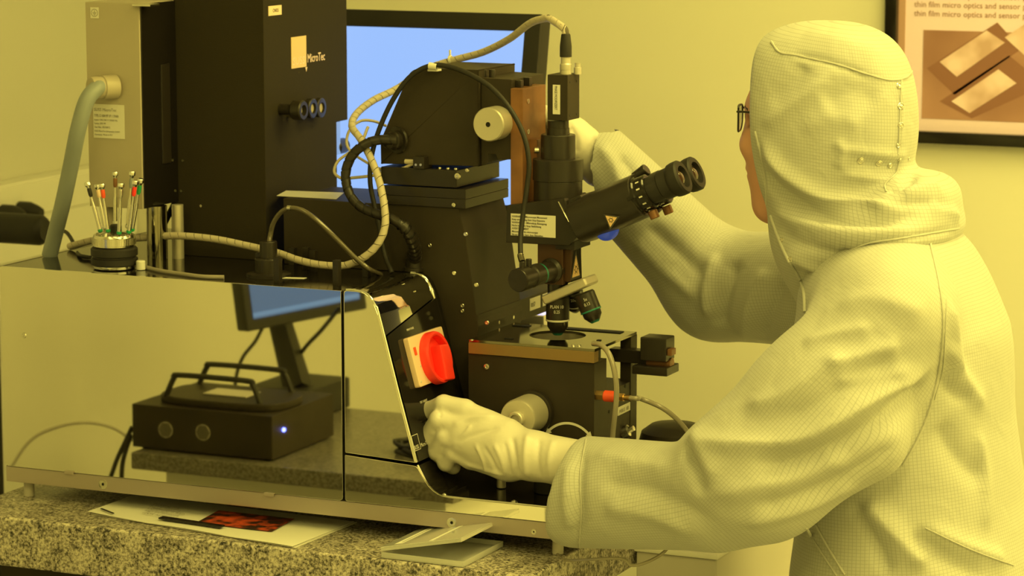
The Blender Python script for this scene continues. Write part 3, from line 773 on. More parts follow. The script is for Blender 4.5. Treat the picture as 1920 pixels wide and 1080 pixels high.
MB().lathe([(.0098, zc + .028), (.0098, zc + .045), (.0075, zc + .064), (.006, zc + .066), (0, zc + .066)], (ccx, ccy, 0), Z, 24).build('cable_boot', 'black_rubber', camb)
BOOT = Vector((ccx, ccy, zc + .060))
# binocular head
bd = Vector((.905, 0, .412)).normalized(); bn = Vector((-bd.z, 0, bd.x))
bo = at(1118, 401, y=MY - .04); bo.y = MY
Mb = Matrix.Translation(bo) @ Matrix((bd, Y, bn)).transposed().to_4x4()
bt = MB()
prof = []
for k in range(28):
    a_ = 2 * math.pi * k / 28
    prof.append((.062 * math.copysign(abs(math.cos(a_)) ** .62, math.cos(a_)), .037 * math.copysign(abs(math.sin(a_)) ** .7, math.sin(a_))))
bt.prism([(p_[0], p_[1]) for p_ in prof], bo - bd * .042, Y, bn, bd, .120, .003)
bino = bt.build('binocular_head', 'black_anodized', mi)
a_ = at(1060, 385, y=HY0)
MB().prism_y([bx(1052, 380), bx(1085, 366), bx(1128, 430), bx(1080, 446)], HY0 + .006, HY1 - .006, .002).build('binocular_mount', 'black_anodized', mi)
for dy_ in (-.031, .031):
    o = bo + Y * dy_ + bd * .079
    ey = MB().lathe([(.030, -.014), (.031, -.010), (.031, .002), (.0285, .004), (.0285, .020), (.026, .022)], o, bd, 40).build('eyepiece_tube', 'black_gloss', bino)
    MB().lathe([(.0225, .020), (.0225, .042), (.0245, .044), (.0245, .060), (.0275, .064), (.0285, .070), (.0285, .080), (.026, .083), (.0185, .083), (.0165, .076), (0, .076)], o, bd, 40).lathe([(.0125, .0763), (.010, .0795), (.005, .0815), (0, .082)], o, bd, 24, mi=1).build('eyepiece', ['black_rubber', 'lens_glass'], ey)
    pr_ = MB()
    for k in range(5):
        aa = math.radians(-60 + 26 * k); dirv = -Y * math.cos(aa) + bn * math.sin(aa)
        pr_.box((-.0012, -.0004, -.003), (.0012, .0004, .003), 0, M=Matrix.Translation(o + bd * .012 + dirv * .0286) @ Matrix((bd.cross(dirv), dirv, bd)).transposed().to_4x4())
    pr_.build('scale_mark', 'white_print', ey)
    MB().cyl(o + bd * .010 - bn * .030, o + bd * .010 - bn * .044, .008, bev=.001).build('clamp_knob', 'bronze', ey)
MB().cyl(bo + bd * .07 + bn * .03, bo + bd * .095 + bn * .036, .010, bev=.001).build('interpupillary_knob', 'black_anodized', bino)
q = at(1139, 432, y=MY - .03)
MB().lathe([(.0195, -.008), (.0195, 0), (.017, .003), (.010, .0055), (0, .0065)], q, Vector((.55, -.75, -.35)), 30).build('port_cover', 'blue_glow', bino)
def tri_sign(parent, o, u, v, n, w, h, name='warning_sticker'):
    s_ = MB().prism([(0, 0), (w, 0), (w / 2, h)], o, u, v, n, .0005, mi=0)
    k = .13; s_.prism([(w * k, h * k * .62), (w * (1 - k), h * k * .62), (w / 2, h * (1 - k * 1.5))], o + n * .0004, u, v, n, .0003, mi=1)
    s_.lathe([(w * .13, 0), (w * .13, .0003), (w * .09, .0003), (w * .09, 0)], o + u * (w / 2) + v * (h * .33) + n * .0008, n, 20, mi=0, caps=False)
    for j in range(6):
        a = j * math.pi / 3; c_ = o + u * (w / 2) + v * (h * .33) + n * .0008; dr = u * math.cos(a) + v * math.sin(a)
        s_.tube([c_ + dr * w * .15, c_ + dr * w * .2], w * .015, 6)
    return s_.build(name, ['ink', 'amber'], parent)
# the sign sits on the flat flank of the binocular head
q = bo - Y * .0628 - bn * .006 + bd * .022
tri_sign(bino, q, -bn, bd, -Y, .027, .024)
# illuminator and nosepiece below the box
nb = MB().box((MX - .024, MY - .03, .365), (MX + .022, MY + .03, bx(1066, 461)[1] + .001), .002).box((MX + .018, MY - .022, .37), (MX + .033, MY + .022, .425), .0015).build('objective_arm', 'dark_bronze', mi)
MB().box((MX + .01, MY - .034, .425), (MX + .044, MY + .034, .4395), .001).build('arm_flange', 'black_anodized', mi)
o = at(1070, 526, x=MX + .0335); tri_sign(nb, Vector((MX + .0334, o.y, o.z)), Y, Z, X, .042, .048)
MB().prism([(0, 0), (.045, 0), (.04, .055), (.01, .055)], (MX + .0331, MY - .022, .370), Y, Z, X, .0004).build('backing_plate', 'black_gloss', nb)
i0 = at(1056, 507, y=MY - .02); i0.x = MX + .002
il = MB().lathe([(.021, 0), (.021, .012), (.0165, .016), (.0165, .050), (.0185, .052), (.0185, .075), (.0165, .077), (.0165, .090), (.0195, .092), (.0195, .114), (.018, .117), (0, .117)], i0, Vector((-.12, -1, -.02)), 32).build('illuminator', 'black_anodized', mi)
MB().lathe([(.0168, .046), (.0176, .047), (.0176, .052), (.0168, .053)], i0, Vector((-.12, -1, -.02)), 32).build('green_ring', 'teal_ring', il)
for k_, h_ in ((.082, .016), (.102, .015)):
    b_ = i0 + Vector((-.12, -1, -.02)).normalized() * k_ + Z * .014
    MB().cyl(b_, b_ + Z * h_, .005, bev=.0008, seg=16).build('thumb_screw', 'black_anodized', il)
LIGHT_IN = i0 + Vector((-.12, -1, -.02)).normalized() * .102 + Z * .028
nt_ = Vector((-.43, .0, .90)).normalized()
no = Vector((MX + .021, MY, .354))
MB().box((-.042, -.026, -.008), (.044, .026, .008), .004, M=Matrix.Translation(no) @ Matrix((Vector((nt_.z, 0, -nt_.x)), Y, nt_)).transposed().to_4x4(), seg=3).build('nosepiece', 'satin_aluminium', mi)
MB().cyl((MX - .0, MY, .345), (MX - .0, MY, .37), .017, seg=28).build('nosepiece_pivot', 'black_anodized', mi)
def objective(o, axis, L, r, ring, txt):
    ob_ = MB().lathe([(r * .86, 0), (r, .003), (r, L * .62), (r * .9, L * .66), (r * .88, L * .8), (r * .5, L * .97), (r * .32, L), (0, L)], o, axis, 36).build('objective', 'black_anodized', mi)
    MB().lathe([(r * 1.012, L * .60), (r * 1.02, L * .61), (r * 1.02, L * .64), (r * 1.0, L * .65)], o, axis, 36).build('colour_ring', ring, ob_)
    MB().lathe([(r * .55, L * .95), (r * .36, L * 1.02), (r * .2, L * 1.02), (r * .2, L * .98)], o, axis, 30).build('front_lens', 'teal_ring', ob_)
    w = Vector(axis).normalized(); side = Vector((.35, -1, 0)); side = (side - w * side.dot(w)).normalized(); tx = w.cross(side) * -1
    t_ = MB()
    for j, s_ in enumerate(txt):
        t_.text(s_, Vector(o) + side * (r + .0008) + w * (L * .28 + j * .0085) - tx * 0, tx if tx.x > 0 else -tx, -w, .0075, .8, align='CENTER', depth=.0008)
    t_.build('lettering', 'white_print', ob_)
objective((MX, MY, .342), (0, 0, -1), .064, .0195, 'white_print', ('PLAN 10', '0.25'))
objective(no + Vector((.028, -.006, -.002)), Vector((.40, .0, -.92)), .052, .0175, 'teal_ring', ('5x', '0.13'))
objective(no + Vector((-.006, .028, -.004)), Vector((-.1, .5, -.86)), .046, .0165, 'white_print', ('20x',))

# ------------------------------------------------------------------ cables
def pxpath(lst, per=10):
    return spline([at(p[0], p[1], y=p[2]) for p in lst], per)

t = thing('grey_hose', 'thick grey hose bending from the beige cabinet down to the machine top', 'hose', at(95, 478, z=.372))
pa = spline([at(192, 163, y=.112), at(181, 166, y=.092), at(162, 190, y=.072), at(146, 245, y=.068), at(133, 310, y=.085), at(118, 380, y=.105), at(103, 440, y=.13)] + [Vector((at(93, 480, z=.372).x, at(93, 480, z=.372).y, .373))], 12)
MB().tube(pa, .0138, 20).build('hose', 'grey_hose', t)
go = at(214, 163, y=BY0 - .0008); gd = Vector((-.62, -1, .0))
MB().lathe([(.021, -.003), (.021, .006), (.0205, .009), (.0205, .022), (.0185, .023), (.0195, .034), (.0185, .044), (.0142, .046)], go, gd, 8 * 4).build('cable_gland', 'beige_paint', t)

WS = [(130, 462, .22), (190, 448, .20), (262, 446, .185), (330, 442, .175), (400, 448, .17), (460, 460, .165), (520, 474, .150), (560, 488, .14), (605, 497, .135), (655, 496, .135), (700, 468, .14), (722, 425, .15), (717, 365, .165), (701, 310, .185), (677, 262, .205), (660, 238, .23), (668, 214, .27), (700, 188, .33), (745, 166, .38), (800, 130, .40), (850, 113, .40), (905, 98, .39), (955, 73, .36), (995, 43, .32), (1028, 33, .285)]
path = pxpath(WS, 12)
path += spline([path[-1], at(1048, 46, y=.268), BOOT + Z * .012 - X * .001, BOOT], 10)[1:]
t = thing('camera_cable', 'long cream spiral-wrapped cable looping up to the microscope camera', 'cable', path[0])
MB().tube(path, .0052, 10).build('cable_core', 'cable_core', t)
MB().helix(path, .0053, .0165, .92, .0009).build('spiral_wrap', 'white_cable', t)
i_ = len(path) * 19 // 28
q = at(845, 112, y=.40); MB().lathe([(.0075, -.002), (.0075, .002), (.0063, .002), (.0063, -.002)], q, Vector((1, 0, .2)), 20, caps=False).box((q.x - .002, q.y - .003, q.z + .004), (q.x + .001, q.y, q.z + .017), .0005).build('cable_tie', 'white_plastic', t)

BH = [(744, 263, .205), (712, 262, .195), (685, 270, .185), (660, 292, .18), (648, 325, .178), (654, 360, .176), (674, 386, .174), (703, 400, .172), (738, 412, .172), (760, 428, .176)]
pa = pxpath(BH, 12)
pb = spline([at(752, 420, y=.174), at(764, 433, y=.178), at(774, 452, y=.19), at(779, 474, y=.21), at(777, 492, y=.228)], 14)
bot = Vector((pb[-1].x, pb[-1].y, .3745))
t = thing('black_hose', 'black spiral-wrapped hose curling from the carriage into the console top', 'hose', bot)
MB().tube(pa, .0072, 12).build('hose', 'black_rubber', t)
MB().helix(pa, .0073, .0165, .8, .0009).build('spiral_wrap', 'black_anodized', t)
MB().tube(pb, .0078, 12).build('hose_end', 'black_rubber', t)
MB().helix(pb, .0080, .0105, .58, .0030).build('bend_protector', 'black_anodized', t)
MB().lathe([(.0185, .0), (.0185, .006), (.0150, .007), (.0150, .020), (.0125, .022), (.0125, .032), (.009, .034), (0, .034)], bot, Z, 6 * 5).build('hose_fitting', 'black_anodized', t)

LG = [(735, 512, .175), (722, 478, .19), (712, 430, .195), (702, 385, .20), (694, 340, .20), (697, 292, .202), (712, 240, .204), (738, 185, .206), (770, 143, .208), (808, 123, .21), (846, 126, .212), (888, 143, .206), (925, 168, .20), (958, 207, .192), (982, 254, .19), (992, 305, .188), (988, 352, .186), (981, 400, .182), (976, 445, .170), (976, 480, .155)]
pa = pxpath(LG, 12) + [LIGHT_IN.copy()]
t = thing('light_guide', 'thin black light guide arching over the carriage head', 'cable', pa[0])
MB().tube(pa, .0042, 12).build('cable', 'black_rubber', t)
q = at(812, 124, y=.2095); MB().lathe([(.0056, -.007), (.0056, .007), (.0046, .007), (.0046, -.007)], q, pa[118] - pa[112], 18, caps=False).box((q.x - .012, q.y + .003, q.z - .009), (q.x + .006, q.y + .02, q.z - .0055), .0006).build('tape_clip', 'label_paper', t)
MB().tube(pa[-3:] , .0052, 12).build('ferrule', 'dark_chrome', t)

pa = [SOCK - Z * .008] + pxpath([(505, 452, .105), (512, 420, .10), (527, 398, .095), (545, 390, .09), (570, 396, .09), (600, 418, .095), (635, 452, .105), (668, 485, .12), (697, 508, .135)], 10) + [at(714, 515, z=.3722)]
t = thing('clear_tube', 'dark clear plastic tube arching over the machine top from the round socket', 'tube', SOCK)
MB().tube(spline(pa[::5] + [pa[-1]], 6), .0042, 12).build('tube', 'smoke_tube', t)
MB().lathe([(.0052, -.003), (.0052, .003), (.0043, .003), (.0043, -.003)], at(543, 390, y=.09), X, 16, caps=False).build('ring', 'steel', t)

t = thing('sensor_wire', 'thin cream wire looping beside the spiral cable into the slide clamp', 'wire', CLAMP)
pa = [CLAMP] + pxpath([(762, 314, .228), (730, 322, .226), (700, 329, .22), (665, 333, .21), (640, 334, .205), (627, 322, .205), (634, 302, .21), (655, 286, .22), (676, 270, .235), (690, 238, .26)], 8)[1:]
MB().tube(pa, .0026, 8).build('wire', 'white_cable', t)
MB().cyl(CLAMP - X * .022, CLAMP + X * .001, .0042, bev=.0005, seg=16).build('sleeve', 'white_cable', t)
MB().tube(pxpath([(724, 236, .33), (700, 227, .31), (676, 227, .29), (656, 243, .27), (650, 268, .26), (660, 286, .25), (680, 300, .24), (705, 314, .235), (722, 318, .232)], 8), .0024, 8).build('return_wire', 'white_cable', t)

t = thing('vacuum_tube', 'clear tube bending down from the front corner of the mask holder', 'tube', (SX1, SY0, SZ))
pa = pxpath([(1112, 644, .182), (1127, 647, .172), (1142, 664, .160), (1152, 696, .155), (1156, 735, .155), (1153, 775, .158), (1149, 812, .165), (1147, 850, .17)], 10)
pa += spline([pa[-1], Vector((pa[-1].x + .004, .175, .08)), Vector((pa[-1].x + .01, .19, .0545))], 8)[1:]
MB().tube(pa, .0044, 12).build('tube', 'clear_tube', t)
t = thing('air_tube', 'clear air hose leaving the red stage fitting towards the right', 'tube', FIT)
pa = spline([FIT - X * .004, FIT + X * .012, at(1200, 747, y=.24), at(1240, 764, y=.25), at(1270, 787, y=.26), at(1292, 815, y=.27), at(1303, 850, y=.28), at(1300, 900, y=.29), at(1285, 960, y=.28)], 10)
pa += spline([pa[-1], Vector((.03, .22, -.01)), Vector((-.03, .14, -.0255))], 8)[1:]
MB().tube(pa, .0040, 12).build('tube', 'clear_tube', t)
pa = spline([at(1128, 1034, z=TZ + .0035) - X * .09 + Y * .02, Vector((GX1 - .02, .03, TZ + .0035)), Vector((GX1 + .004, .012, TZ - .004)), at(1160, 1047, y=.0), at(1185, 1060, y=-.0), at(1215, 1053, y=.01), at(1245, 1035, y=.02), at(1262, 1010, y=.05), at(1268, 985, y=.15)], 10)
tag(MB().tube(pa, .0026, 8).build('drain_tube', 'clear_tube'), 'thin clear tube looping over the right edge of the granite', 'tube')

# ------------------------------------------------------------------ screwdriver set on the machine top
sc = at(215, 503, z=.3716); sc.z = .3716
st = thing('screwdriver_stand', 'round black stand with a knurled silver top holding small screwdrivers', 'screwdriver stand', sc)
MB().lathe([(.034, .0003), (.036, .002), (.036, .006)], sc, Z, 44).build('foot_ring', 'chrome', st)
MB().lathe([(.036, .006), (.0395, .008), (.0395, .018), (.036, .0195), (.036, .0215), (.0395, .023), (.0395, .034), (.037, .0365), (.034, .037)], sc, Z, 44).build('black_body', 'black_rubber', st)
k_ = MB(); pr = []
k_.lathe([(.033, .037), (.035, .039), (.035, .041), (.0362, .0415), (.0362, .0535), (.035, .0545), (.034, .058), (.012, .062), (0, .062)], sc, Z, 48)
for k in range(60):
    a = 2 * math.pi * k / 60; d_ = Vector((math.cos(a), math.sin(a), 0))
    k_.box((-.0009, -.0006, 0), (.0009, .0006, .011), 0, M=Matrix.Translation(sc + d_ * .0364 + Z * .042) @ Matrix.Rotation(a + math.pi / 2, 4, 'Z'))
k_.build('knurled_top', 'steel', st)
for k in range(12):
    a = 2 * math.pi * (k + .5) / 12; d_ = Vector((math.cos(a), math.sin(a), 0)); q = sc + d_ * .028 + Z * .0585
    MB().lathe([(.0032, 0), (.0032, .0012), (.0018, .0012), (.0018, .0002), (0, .0002)], q, Z, 14).build('socket', 'dark_chrome', st)
MB().lathe([(.010, .061), (.010, .072), (.008, .074), (0, .074)], sc + Y * .006, Z, 24).build('centre_knob', 'black_rubber', st)
drv = [((164, 343), (189, 432), 'black_rubber', 'black', -.020, 'leaning furthest left'), ((182, 347), (197, 426), 'ivory_plastic', 'pink', .004, 'next to the furthest left one'),
       ((191, 346), (203, 432), 'orange_red', 'orange-red', -.028, 'on the left side of the stand'), ((216, 324), (216, 417), 'bronze', 'brown', .030, 'standing upright at the back'),
       ((227, 345), (223, 436), 'satin_steel', 'plain silver', -.030, 'at the front of the stand'), ((248, 323), (239, 424), 'grey_hose', 'blue-grey', .020, 'taller than those with red and green collars'),
       ((254, 340), (241, 434), 'red_plastic', 'bright red', -.020, 'on the right side of the stand'), ((264, 337), (247, 430), 'green_plastic', 'green', -.006, 'leaning furthest right')]
for (a, b, cm, cn, dy, where) in drv:
    yb = sc.y + dy
    p1 = at(*b, y=yb); p0 = at(*a, y=yb + dy * .15); p1.z = max(p1.z - .004, sc.z + .0592)
    ax = (p0 - p1).normalized(); L = (p0 - p1).length
    s_ = thing('screwdriver', 'small steel screwdriver with %s collar %s' % (cn, where), 'screwdriver', p1, 'small screwdrivers in the round stand')
    MB().lathe([(.0016, 0), (.0042, .002), (.0042, .006)], p1, ax, 16).build('tip_collar', 'white_plastic' if dy > 0 else 'green_plastic', s_)
    MB().lathe([(.0034, .0060), (.0034, L * .52), (.0022, L * .56), (.0020, L * .80)], p1, ax, 16).build('shaft', 'steel', s_)
    MB().lathe([(.0024, L * .72), (.0036, L * .76), (.0036, L * .88), (.0028, L * .9)], p1, ax, 18).build('collar', cm, s_)
    MB().lathe([(.0026, L * .89), (.0042, L * .93), (.0056, L * .95), (.0056, L * 1.0), (.0045, L * 1.02), (0, L * 1.02)], p1, ax, 20).build('swivel_cap', 'chrome', s_)
p = at(264, 506, z=.3716); tag(MB().lathe([(.0072, .0003), (.0078, .001), (.0078, .0145), (.0068, .0158), (0, .0158)], (p.x, p.y, .3716), Z, 20).build('plastic_stopper', 'white_plastic'), 'little white plastic stopper standing beside the screwdriver stand', 'stopper')

# ------------------------------------------------------------------ on the granite in front
pp = [at(165, 965, z=TZ), at(548, 1029, z=TZ), at(664, 981, z=TZ), at(252, 930, z=TZ)]
brs = thing('brochure', 'white folded brochure with a red photo, half under the machine', 'brochure', (pp[0] + pp[2]) / 2)
def sheet(pts, z0, th, sag=0.0, n=14):
    t = bmesh.new(); g = []
    for i in range(n + 1):
        row = []
        for j in range(n + 1):
            u, v = i / n, j / n
            p = (pts[0] * (1 - u) + pts[1] * u) * (1 - v) + (pts[3] * (1 - u) + pts[2] * u) * v
            zz = z0 + sag * (abs(math.sin(u * 7.3 + 1.0)) * .4 + math.exp(-(u / .06) ** 2) * .5) * (1 - v) ** 2
            row.append((t.verts.new((p.x, p.y, zz)), t.verts.new((p.x, p.y, zz + th))))
        g.append(row)
    for i in range(n):
        for j in range(n):
            t.faces.new((g[i][j][1], g[i + 1][j][1], g[i + 1][j + 1][1], g[i][j + 1][1])); t.faces.new((g[i][j][0], g[i][j + 1][0], g[i + 1][j + 1][0], g[i + 1][j][0]))
    for i in range(n):
        t.faces.new((g[i][0][0], g[i + 1][0][0], g[i + 1][0][1], g[i][0][1])); t.faces.new((g[i][n][0], g[i][n][1], g[i + 1][n][1], g[i + 1][n][0]))
        t.faces.new((g[0][i][0], g[0][i][1], g[0][i + 1][1], g[0][i + 1][0])); t.faces.new((g[n][i][0], g[n][i + 1][0], g[n][i + 1][1], g[n][i][1]))
    bmesh.ops.recalc_face_normals(t, faces=t.faces); return t
mb = MB(); mb._add(sheet([p + Vector((.004, .003, 0)) for p in pp], TZ + .0006, .0012, .0)); mb.build('back_page', 'label_paper', brs)
mb = MB(); mb._add(sheet(pp, TZ + .0024, .0008, .0035)); cov = mb.build('cover_page', 'paper', brs)
m_ = mat('red_photo', (.6, .1, .06), .35); noise_tint(m_, 46, (.03, .015, .012), (.72, .10, .035), 3); m_.node_tree.nodes['Color Ramp'].color_ramp.elements[0].position = .44; m_.node_tree.nodes['Color Ramp'].color_ramp.elements[1].position = .66
ph = [at(368, 980, z=TZ + .006), at(510, 996, z=TZ + .006), at(552, 973, z=TZ + .006), at(410, 957, z=TZ + .006)]
def lift_sheet(pts, dz, th): 
    return sheet(pts, TZ + dz, th, 0, 4)
mb = MB(); mb._add(lift_sheet(ph, .0060, .0003)); mb.build('printed_photo', 'red_photo', cov)
ux = (pp[1] - pp[0]).normalized(); uy = (pp[3] - pp[0]).normalized()
tx = MB()
for i, s_ in enumerate(('MASK ALIGNER SYSTEM', 'High performance', 'Lithography in R&D', 'Pilot production', 'Technical data')):
    tx.text(s_, at(265 + i * 5, 962 - i * 4.0, z=TZ + .0066), ux, uy, .010, 1.0)
tx.build('lettering', 'ink_grey', cov)
a, b = at(297, 981, z=TZ), at(413, 998, z=TZ); d_ = (b - a).normalized(); nrm = Vector((-d_.y, d_.x, 0))
tag(MB().prism([(0, 0), ((b - a).length, 0), ((b - a).length, .013), (0, .013)], Vector((a.x, a.y, TZ + .0068)), d_, nrm, Z, .003, .0005).build('binding_strip', 'black_gloss'), 'black plastic binding strip lying along the brochure edge', 'strip')
a, b = at(188, 957, z=TZ + .005), at(211, 966, z=TZ + .005); d_ = (b - a).normalized(); nrm = Vector((-d_.y, d_.x, 0))
tag(MB().prism([(0, 0), ((b - a).length, 0), ((b - a).length, .0035), (0, .0035)], Vector((a.x, a.y, TZ + .0072)), d_, nrm, Z, .0015, .0003).build('pencil_lead', 'black_gloss'), 'short dark stub lying on the left corner of the brochure', 'stub')

# open clear case
Lc = [at(715, 1046, z=TZ + .001), at(869, 1064, z=TZ + .001), at(934, 1024, z=TZ + .001)]
o = Vector((Lc[0].x, Lc[0].y, TZ)); cu = (Lc[1] - Lc[0]); cw = cu.length; cu.normalize(); cv = Vector((-cu.y, cu.x, 0)); cdp = abs((Lc[2] - Lc[1]).dot(cv))
cs = thing('plastic_case', 'open clear plastic case lying on the granite in front of the machine', 'case', o)
def shell(M, w, d, h, wall, flip=False):
    m_ = MB()
    m_.box((0, 0, 0), (w, d, wall), .0006, M=M)
    for a_, b_ in (((0, 0, wall), (w, wall, h)), ((0, d - wall, wall), (w, d, h)), ((0, wall, wall), (wall, d - wall, h)), ((w - wall, wall, wall), (w, d - wall, h))): m_.box(a_, b_, .0005, M=M)
    return m_
R3 = Matrix((cu, cv, Z)).transposed().to_4x4()
shell(Matrix.Translation(o + Z * .0008) @ R3, cw, cdp, .0095, .0016).build('tray', 'clear_acrylic', cs)
ang = math.atan2(.030, cw)
Ml = Matrix.Translation(o + Z * .0118) @ R3 @ Matrix.Rotation(-ang, 4, 'Y')
lid = shell(Ml @ Matrix.Translation((0, 0, .0065)) @ Matrix.Scale(-1, 4, (0, 0, 1)), cw, cdp, .0065, .0014).build('lid', 'clear_acrylic', cs)
MB().box((.020, .010, .0068), (.034, cdp - .006, .0070), 0, M=Ml).box((.028, .02, .0071), (.030, cdp - .015, .0072), 0, M=Ml, mi=1).build('paper_strip', ['paper', 'ink_grey'], lid)
MB().box((.085, .004, .0068), (.092, cdp - .01, .0070), 0, M=Ml).build('paper_strip', 'paper', lid)

# ------------------------------------------------------------------ monitor behind
MY_ = 0.76
mz1 = at(1017, 27, y=MY_).z; mx1 = at(1017, 27, y=MY_).x
mw, mh = .56, .385
mo_ = thing('computer_monitor', 'black computer monitor with bright blue screen behind the microscope', 'monitor', (mx1 - mw / 2, MY_ + .06, TZ))
Mm = Matrix.Translation((mx1 - mw, MY_, mz1)) @ Matrix.Rotation(math.radians(-11), 4, 'X')
bz = MB()
bz.box((0, .0, -mh), (mw, .045, 0), .006, M=Mm)
bz.box((0, -.004, -.032), (mw, .004, 0), .002, M=Mm).box((0, -.004, -mh), (mw, .004, -mh + .035), .002, M=Mm).box((0, -.004, -mh + .03), (.032, .004, -.03), .002, M=Mm).box((mw - .032, -.004, -mh + .03), (mw, .004, -.03), .002, M=Mm)
bz.build('monitor_case', 'black_rubber', mo_)
MB().box((.032, -.0012, -mh + .034), (mw - .032, -.0004, -.032), 0, M=Mm).build('screen', 'screen', mo_)
bc = Mm @ Vector((mw / 2, .03, -mh * .55))
MB().box((bc.x - .035, bc.y + .005, TZ + .02), (bc.x + .035, bc.y + .035, bc.z), .004).build('stand_neck', 'black_rubber', mo_)
MB().lathe([(.11, 0), (.112, .006), (.10, .014), (.04, .022), (0, .022)], (bc.x, bc.y + .0, TZ), Z, 40).build('stand_base', 'black_rubber', mo_)
# added glowing pad, standing in for a lavender sheen under the column foot
q = at(1006, 590, y=.66)
lt = thing('glow_pad', 'added glowing pad on a stand behind the stage, standing in for a lavender sheen', 'added pad', (q.x - .04, .66, TZ))
q.z += .007
MB().box((q.x - .14, .625, q.z - .022), (q.x + .030, .74, q.z - .002), .003).build('pad_case', 'grey_plastic', lt)
MB().box((q.x - .135, .63, q.z - .0022), (q.x + .026, .735, q.z - .0005), .0005).build('glowing_top', 'lavender_glow', lt)
MB().box((q.x - .12, .64, TZ), (q.x + .02, .72, q.z - .0215), .003).build('pad_stand', 'grey_plastic', lt)

# white cabinet low at the right, and what stands on it
q = at(1345, 1045, y=.30)
cab_z = at(1345, 1041, y=.30).z
wc = thing('white_cabinet', 'low white cabinet below the raised sleeve', 'cabinet', (q.x - .08, .6, ZF))
MB().box((GX1 + .006, .304, ZF), (q.x - .003, .95, cab_z - .0095), .004).build('cabinet_body', 'grey_plastic', wc)
MB().box((GX1 + .003, .30, cab_z - .009), (q.x, .955, cab_z), .003).build('cabinet_top', 'white_plastic', wc)
q = at(1245, 776, y=.52); dz = q.z; dx = q.x + .042
dk = thing('dust_cover', 'dark rounded cover standing behind the right side of the stage', 'cover', (dx, .46, cab_z))
hh = dz - cab_z
MB().lathe([(.060, .0005), (.060, hh - .09), (.064, hh - .075), (.064, hh - .045), (.056, hh - .016), (.04, hh - .004), (0, hh)], (dx, .46, cab_z), Z, 36).build('cover_body', 'black_paint', dk)
MB().lathe([(.020, 0), (.020, .018), (.016, .021), (0, .021)], (dx - .03, .46 - .052, dz - .048), Vector((-.5, -.85, 0)), 24).build('cover_knob', 'black_gloss', dk)

# ------------------------------------------------------------------ poster
f0 = at(1657, 100, y=YB - .03); f1 = at(1800, 272, y=YB - .03)
fw, fh = .95, .80
po = thing('framed_poster', 'framed poster with a photo of chips hanging on the back wall', 'poster', (f0.x + fw / 2, YB, f1.z))
for (a, b) in (((f0.x, f1.z), (f0.x + fw, f1.z + .024)), ((f0.x, f1.z + fh - .024), (f0.x + fw, f1.z + fh)), ((f0.x, f1.z), (f0.x + .024, f1.z + fh)), ((f0.x + fw - .024, f1.z), (f0.x + fw, f1.z + fh))):
    MB().box((a[0], YB - .030, a[1]), (b[0], YB - .001, b[1]), .002).build('frame', 'black_gloss', po)
MB().box((f0.x + .02, YB - .012, f1.z + .02), (f0.x + fw - .02, YB - .006, f1.z + fh - .02), 0).build('sheet', 'poster_paper', po)
MB().box((f0.x + .022, YB - .0135, f1.z + .022), (f0.x + .038, YB - .0122, f1.z + fh - .022), 0).build('frame_shadow', 'frame_shade', po)  # inner shadow of the frame put in as a brown strip
a, b = at(1728, 222, y=YB - .0125), at(1728, 56, y=YB - .0125)
m_ = mat('photo_brown', (.35, .16, .12), .4); noise_tint(m_, 3, (.34, .17, .15), (.78, .46, .42), 2)
m_ = mat('chip_light', (.9, .62, .6), .4); noise_tint(m_, 16, (.62, .40, .40), (.95, .70, .80), 2)
m_ = mat('chip_dark', (.3, .14, .12), .4)
pho = MB().box((a.x, YB - .0128, a.z), (a.x + .62, YB - .0122, b.z), 0).build('photo', 'photo_brown', po)
def chip(quad, m0, k):
    ps = [at(x_, y_, y=YB - .0130) for x_, y_ in quad]
    MB().prism([(p_.x, p_.z) for p_ in ps], (0, YB - .0129 - k * .0003, 0), X, Z, -Y, .0002).build('chip_picture', m0, pho)
chip(((1738, 128), (1870, 42), (1915, 92), (1790, 178)), 'chip_dark', 0); chip(((1762, 116), (1850, 57), (1884, 80), (1794, 144)), 'chip_light', 1)
chip(((1762, 190), (1892, 104), (1960, 160), (1822, 222)), 'chip_dark', 0); chip(((1784, 190), (1872, 130), (1906, 156), (1818, 212)), 'chip_light', 1)
chip(((1884, 70), (1960, 20), (2010, 60), (1930, 112)), 'chip_light', 1)
tx = MB()
for i in range(5):
    tx.text('thin film micro optics and sensor packages for the laboratory', (a.x - .02, YB - .0126, at(1728, 30 - i * 17, y=YB - .0125).z), X, Z, .016, 1.0)
tx.build('lettering', 'chip_dark', po)

# ------------------------------------------------------------------ left edge: plugs, barrel, small parts
wl = XL + .056
for k, (px, py) in enumerate(((28, 404), (60, 398))):
    p = at(px, py, x=wl + .03)
    s_ = thing('power_plug', 'round black plug in the wall duct, %s' % ('partly hidden by the black barrel' if k == 0 else 'above the end of the black barrel'), 'plug', (wl, p.y, p.z), 'plugs in the wall duct')
    MB().lathe([(.020, 0), (.022, .004), (.022, .030), (.016, .048), (.010, .060), (0, .060)], (XL + .0505, p.y, p.z), X, 24).build('plug_body', 'black_rubber', s_)
    MB().lathe([(.027, 0), (.027, .004), (.0235, .005)], (XL + .0502, p.y, p.z), X, 28).build('socket_ring', 'white_plastic', s_)
b0, b1 = at(-40, 424, y=.62), at(86, 432, y=.62)
fan = thing('black_barrel', 'blurred black barrel lying behind the left end of the machine', 'barrel', (b0.x, .62, TZ))
MB().lathe([(.028, 0), (.030, .003), (.030, (b1 - b0).length - .012), (.025, (b1 - b0).length - .004), (.02, (b1 - b0).length), (0, (b1 - b0).length)], b0, b1 - b0, 32).build('barrel', 'black_rubber', fan)
MB().cyl((b0.x + .03, .62, ZF), (b0.x + .03, .62, b0.z - .02), .010, seg=18).build('barrel_post', 'black_rubber', fan)
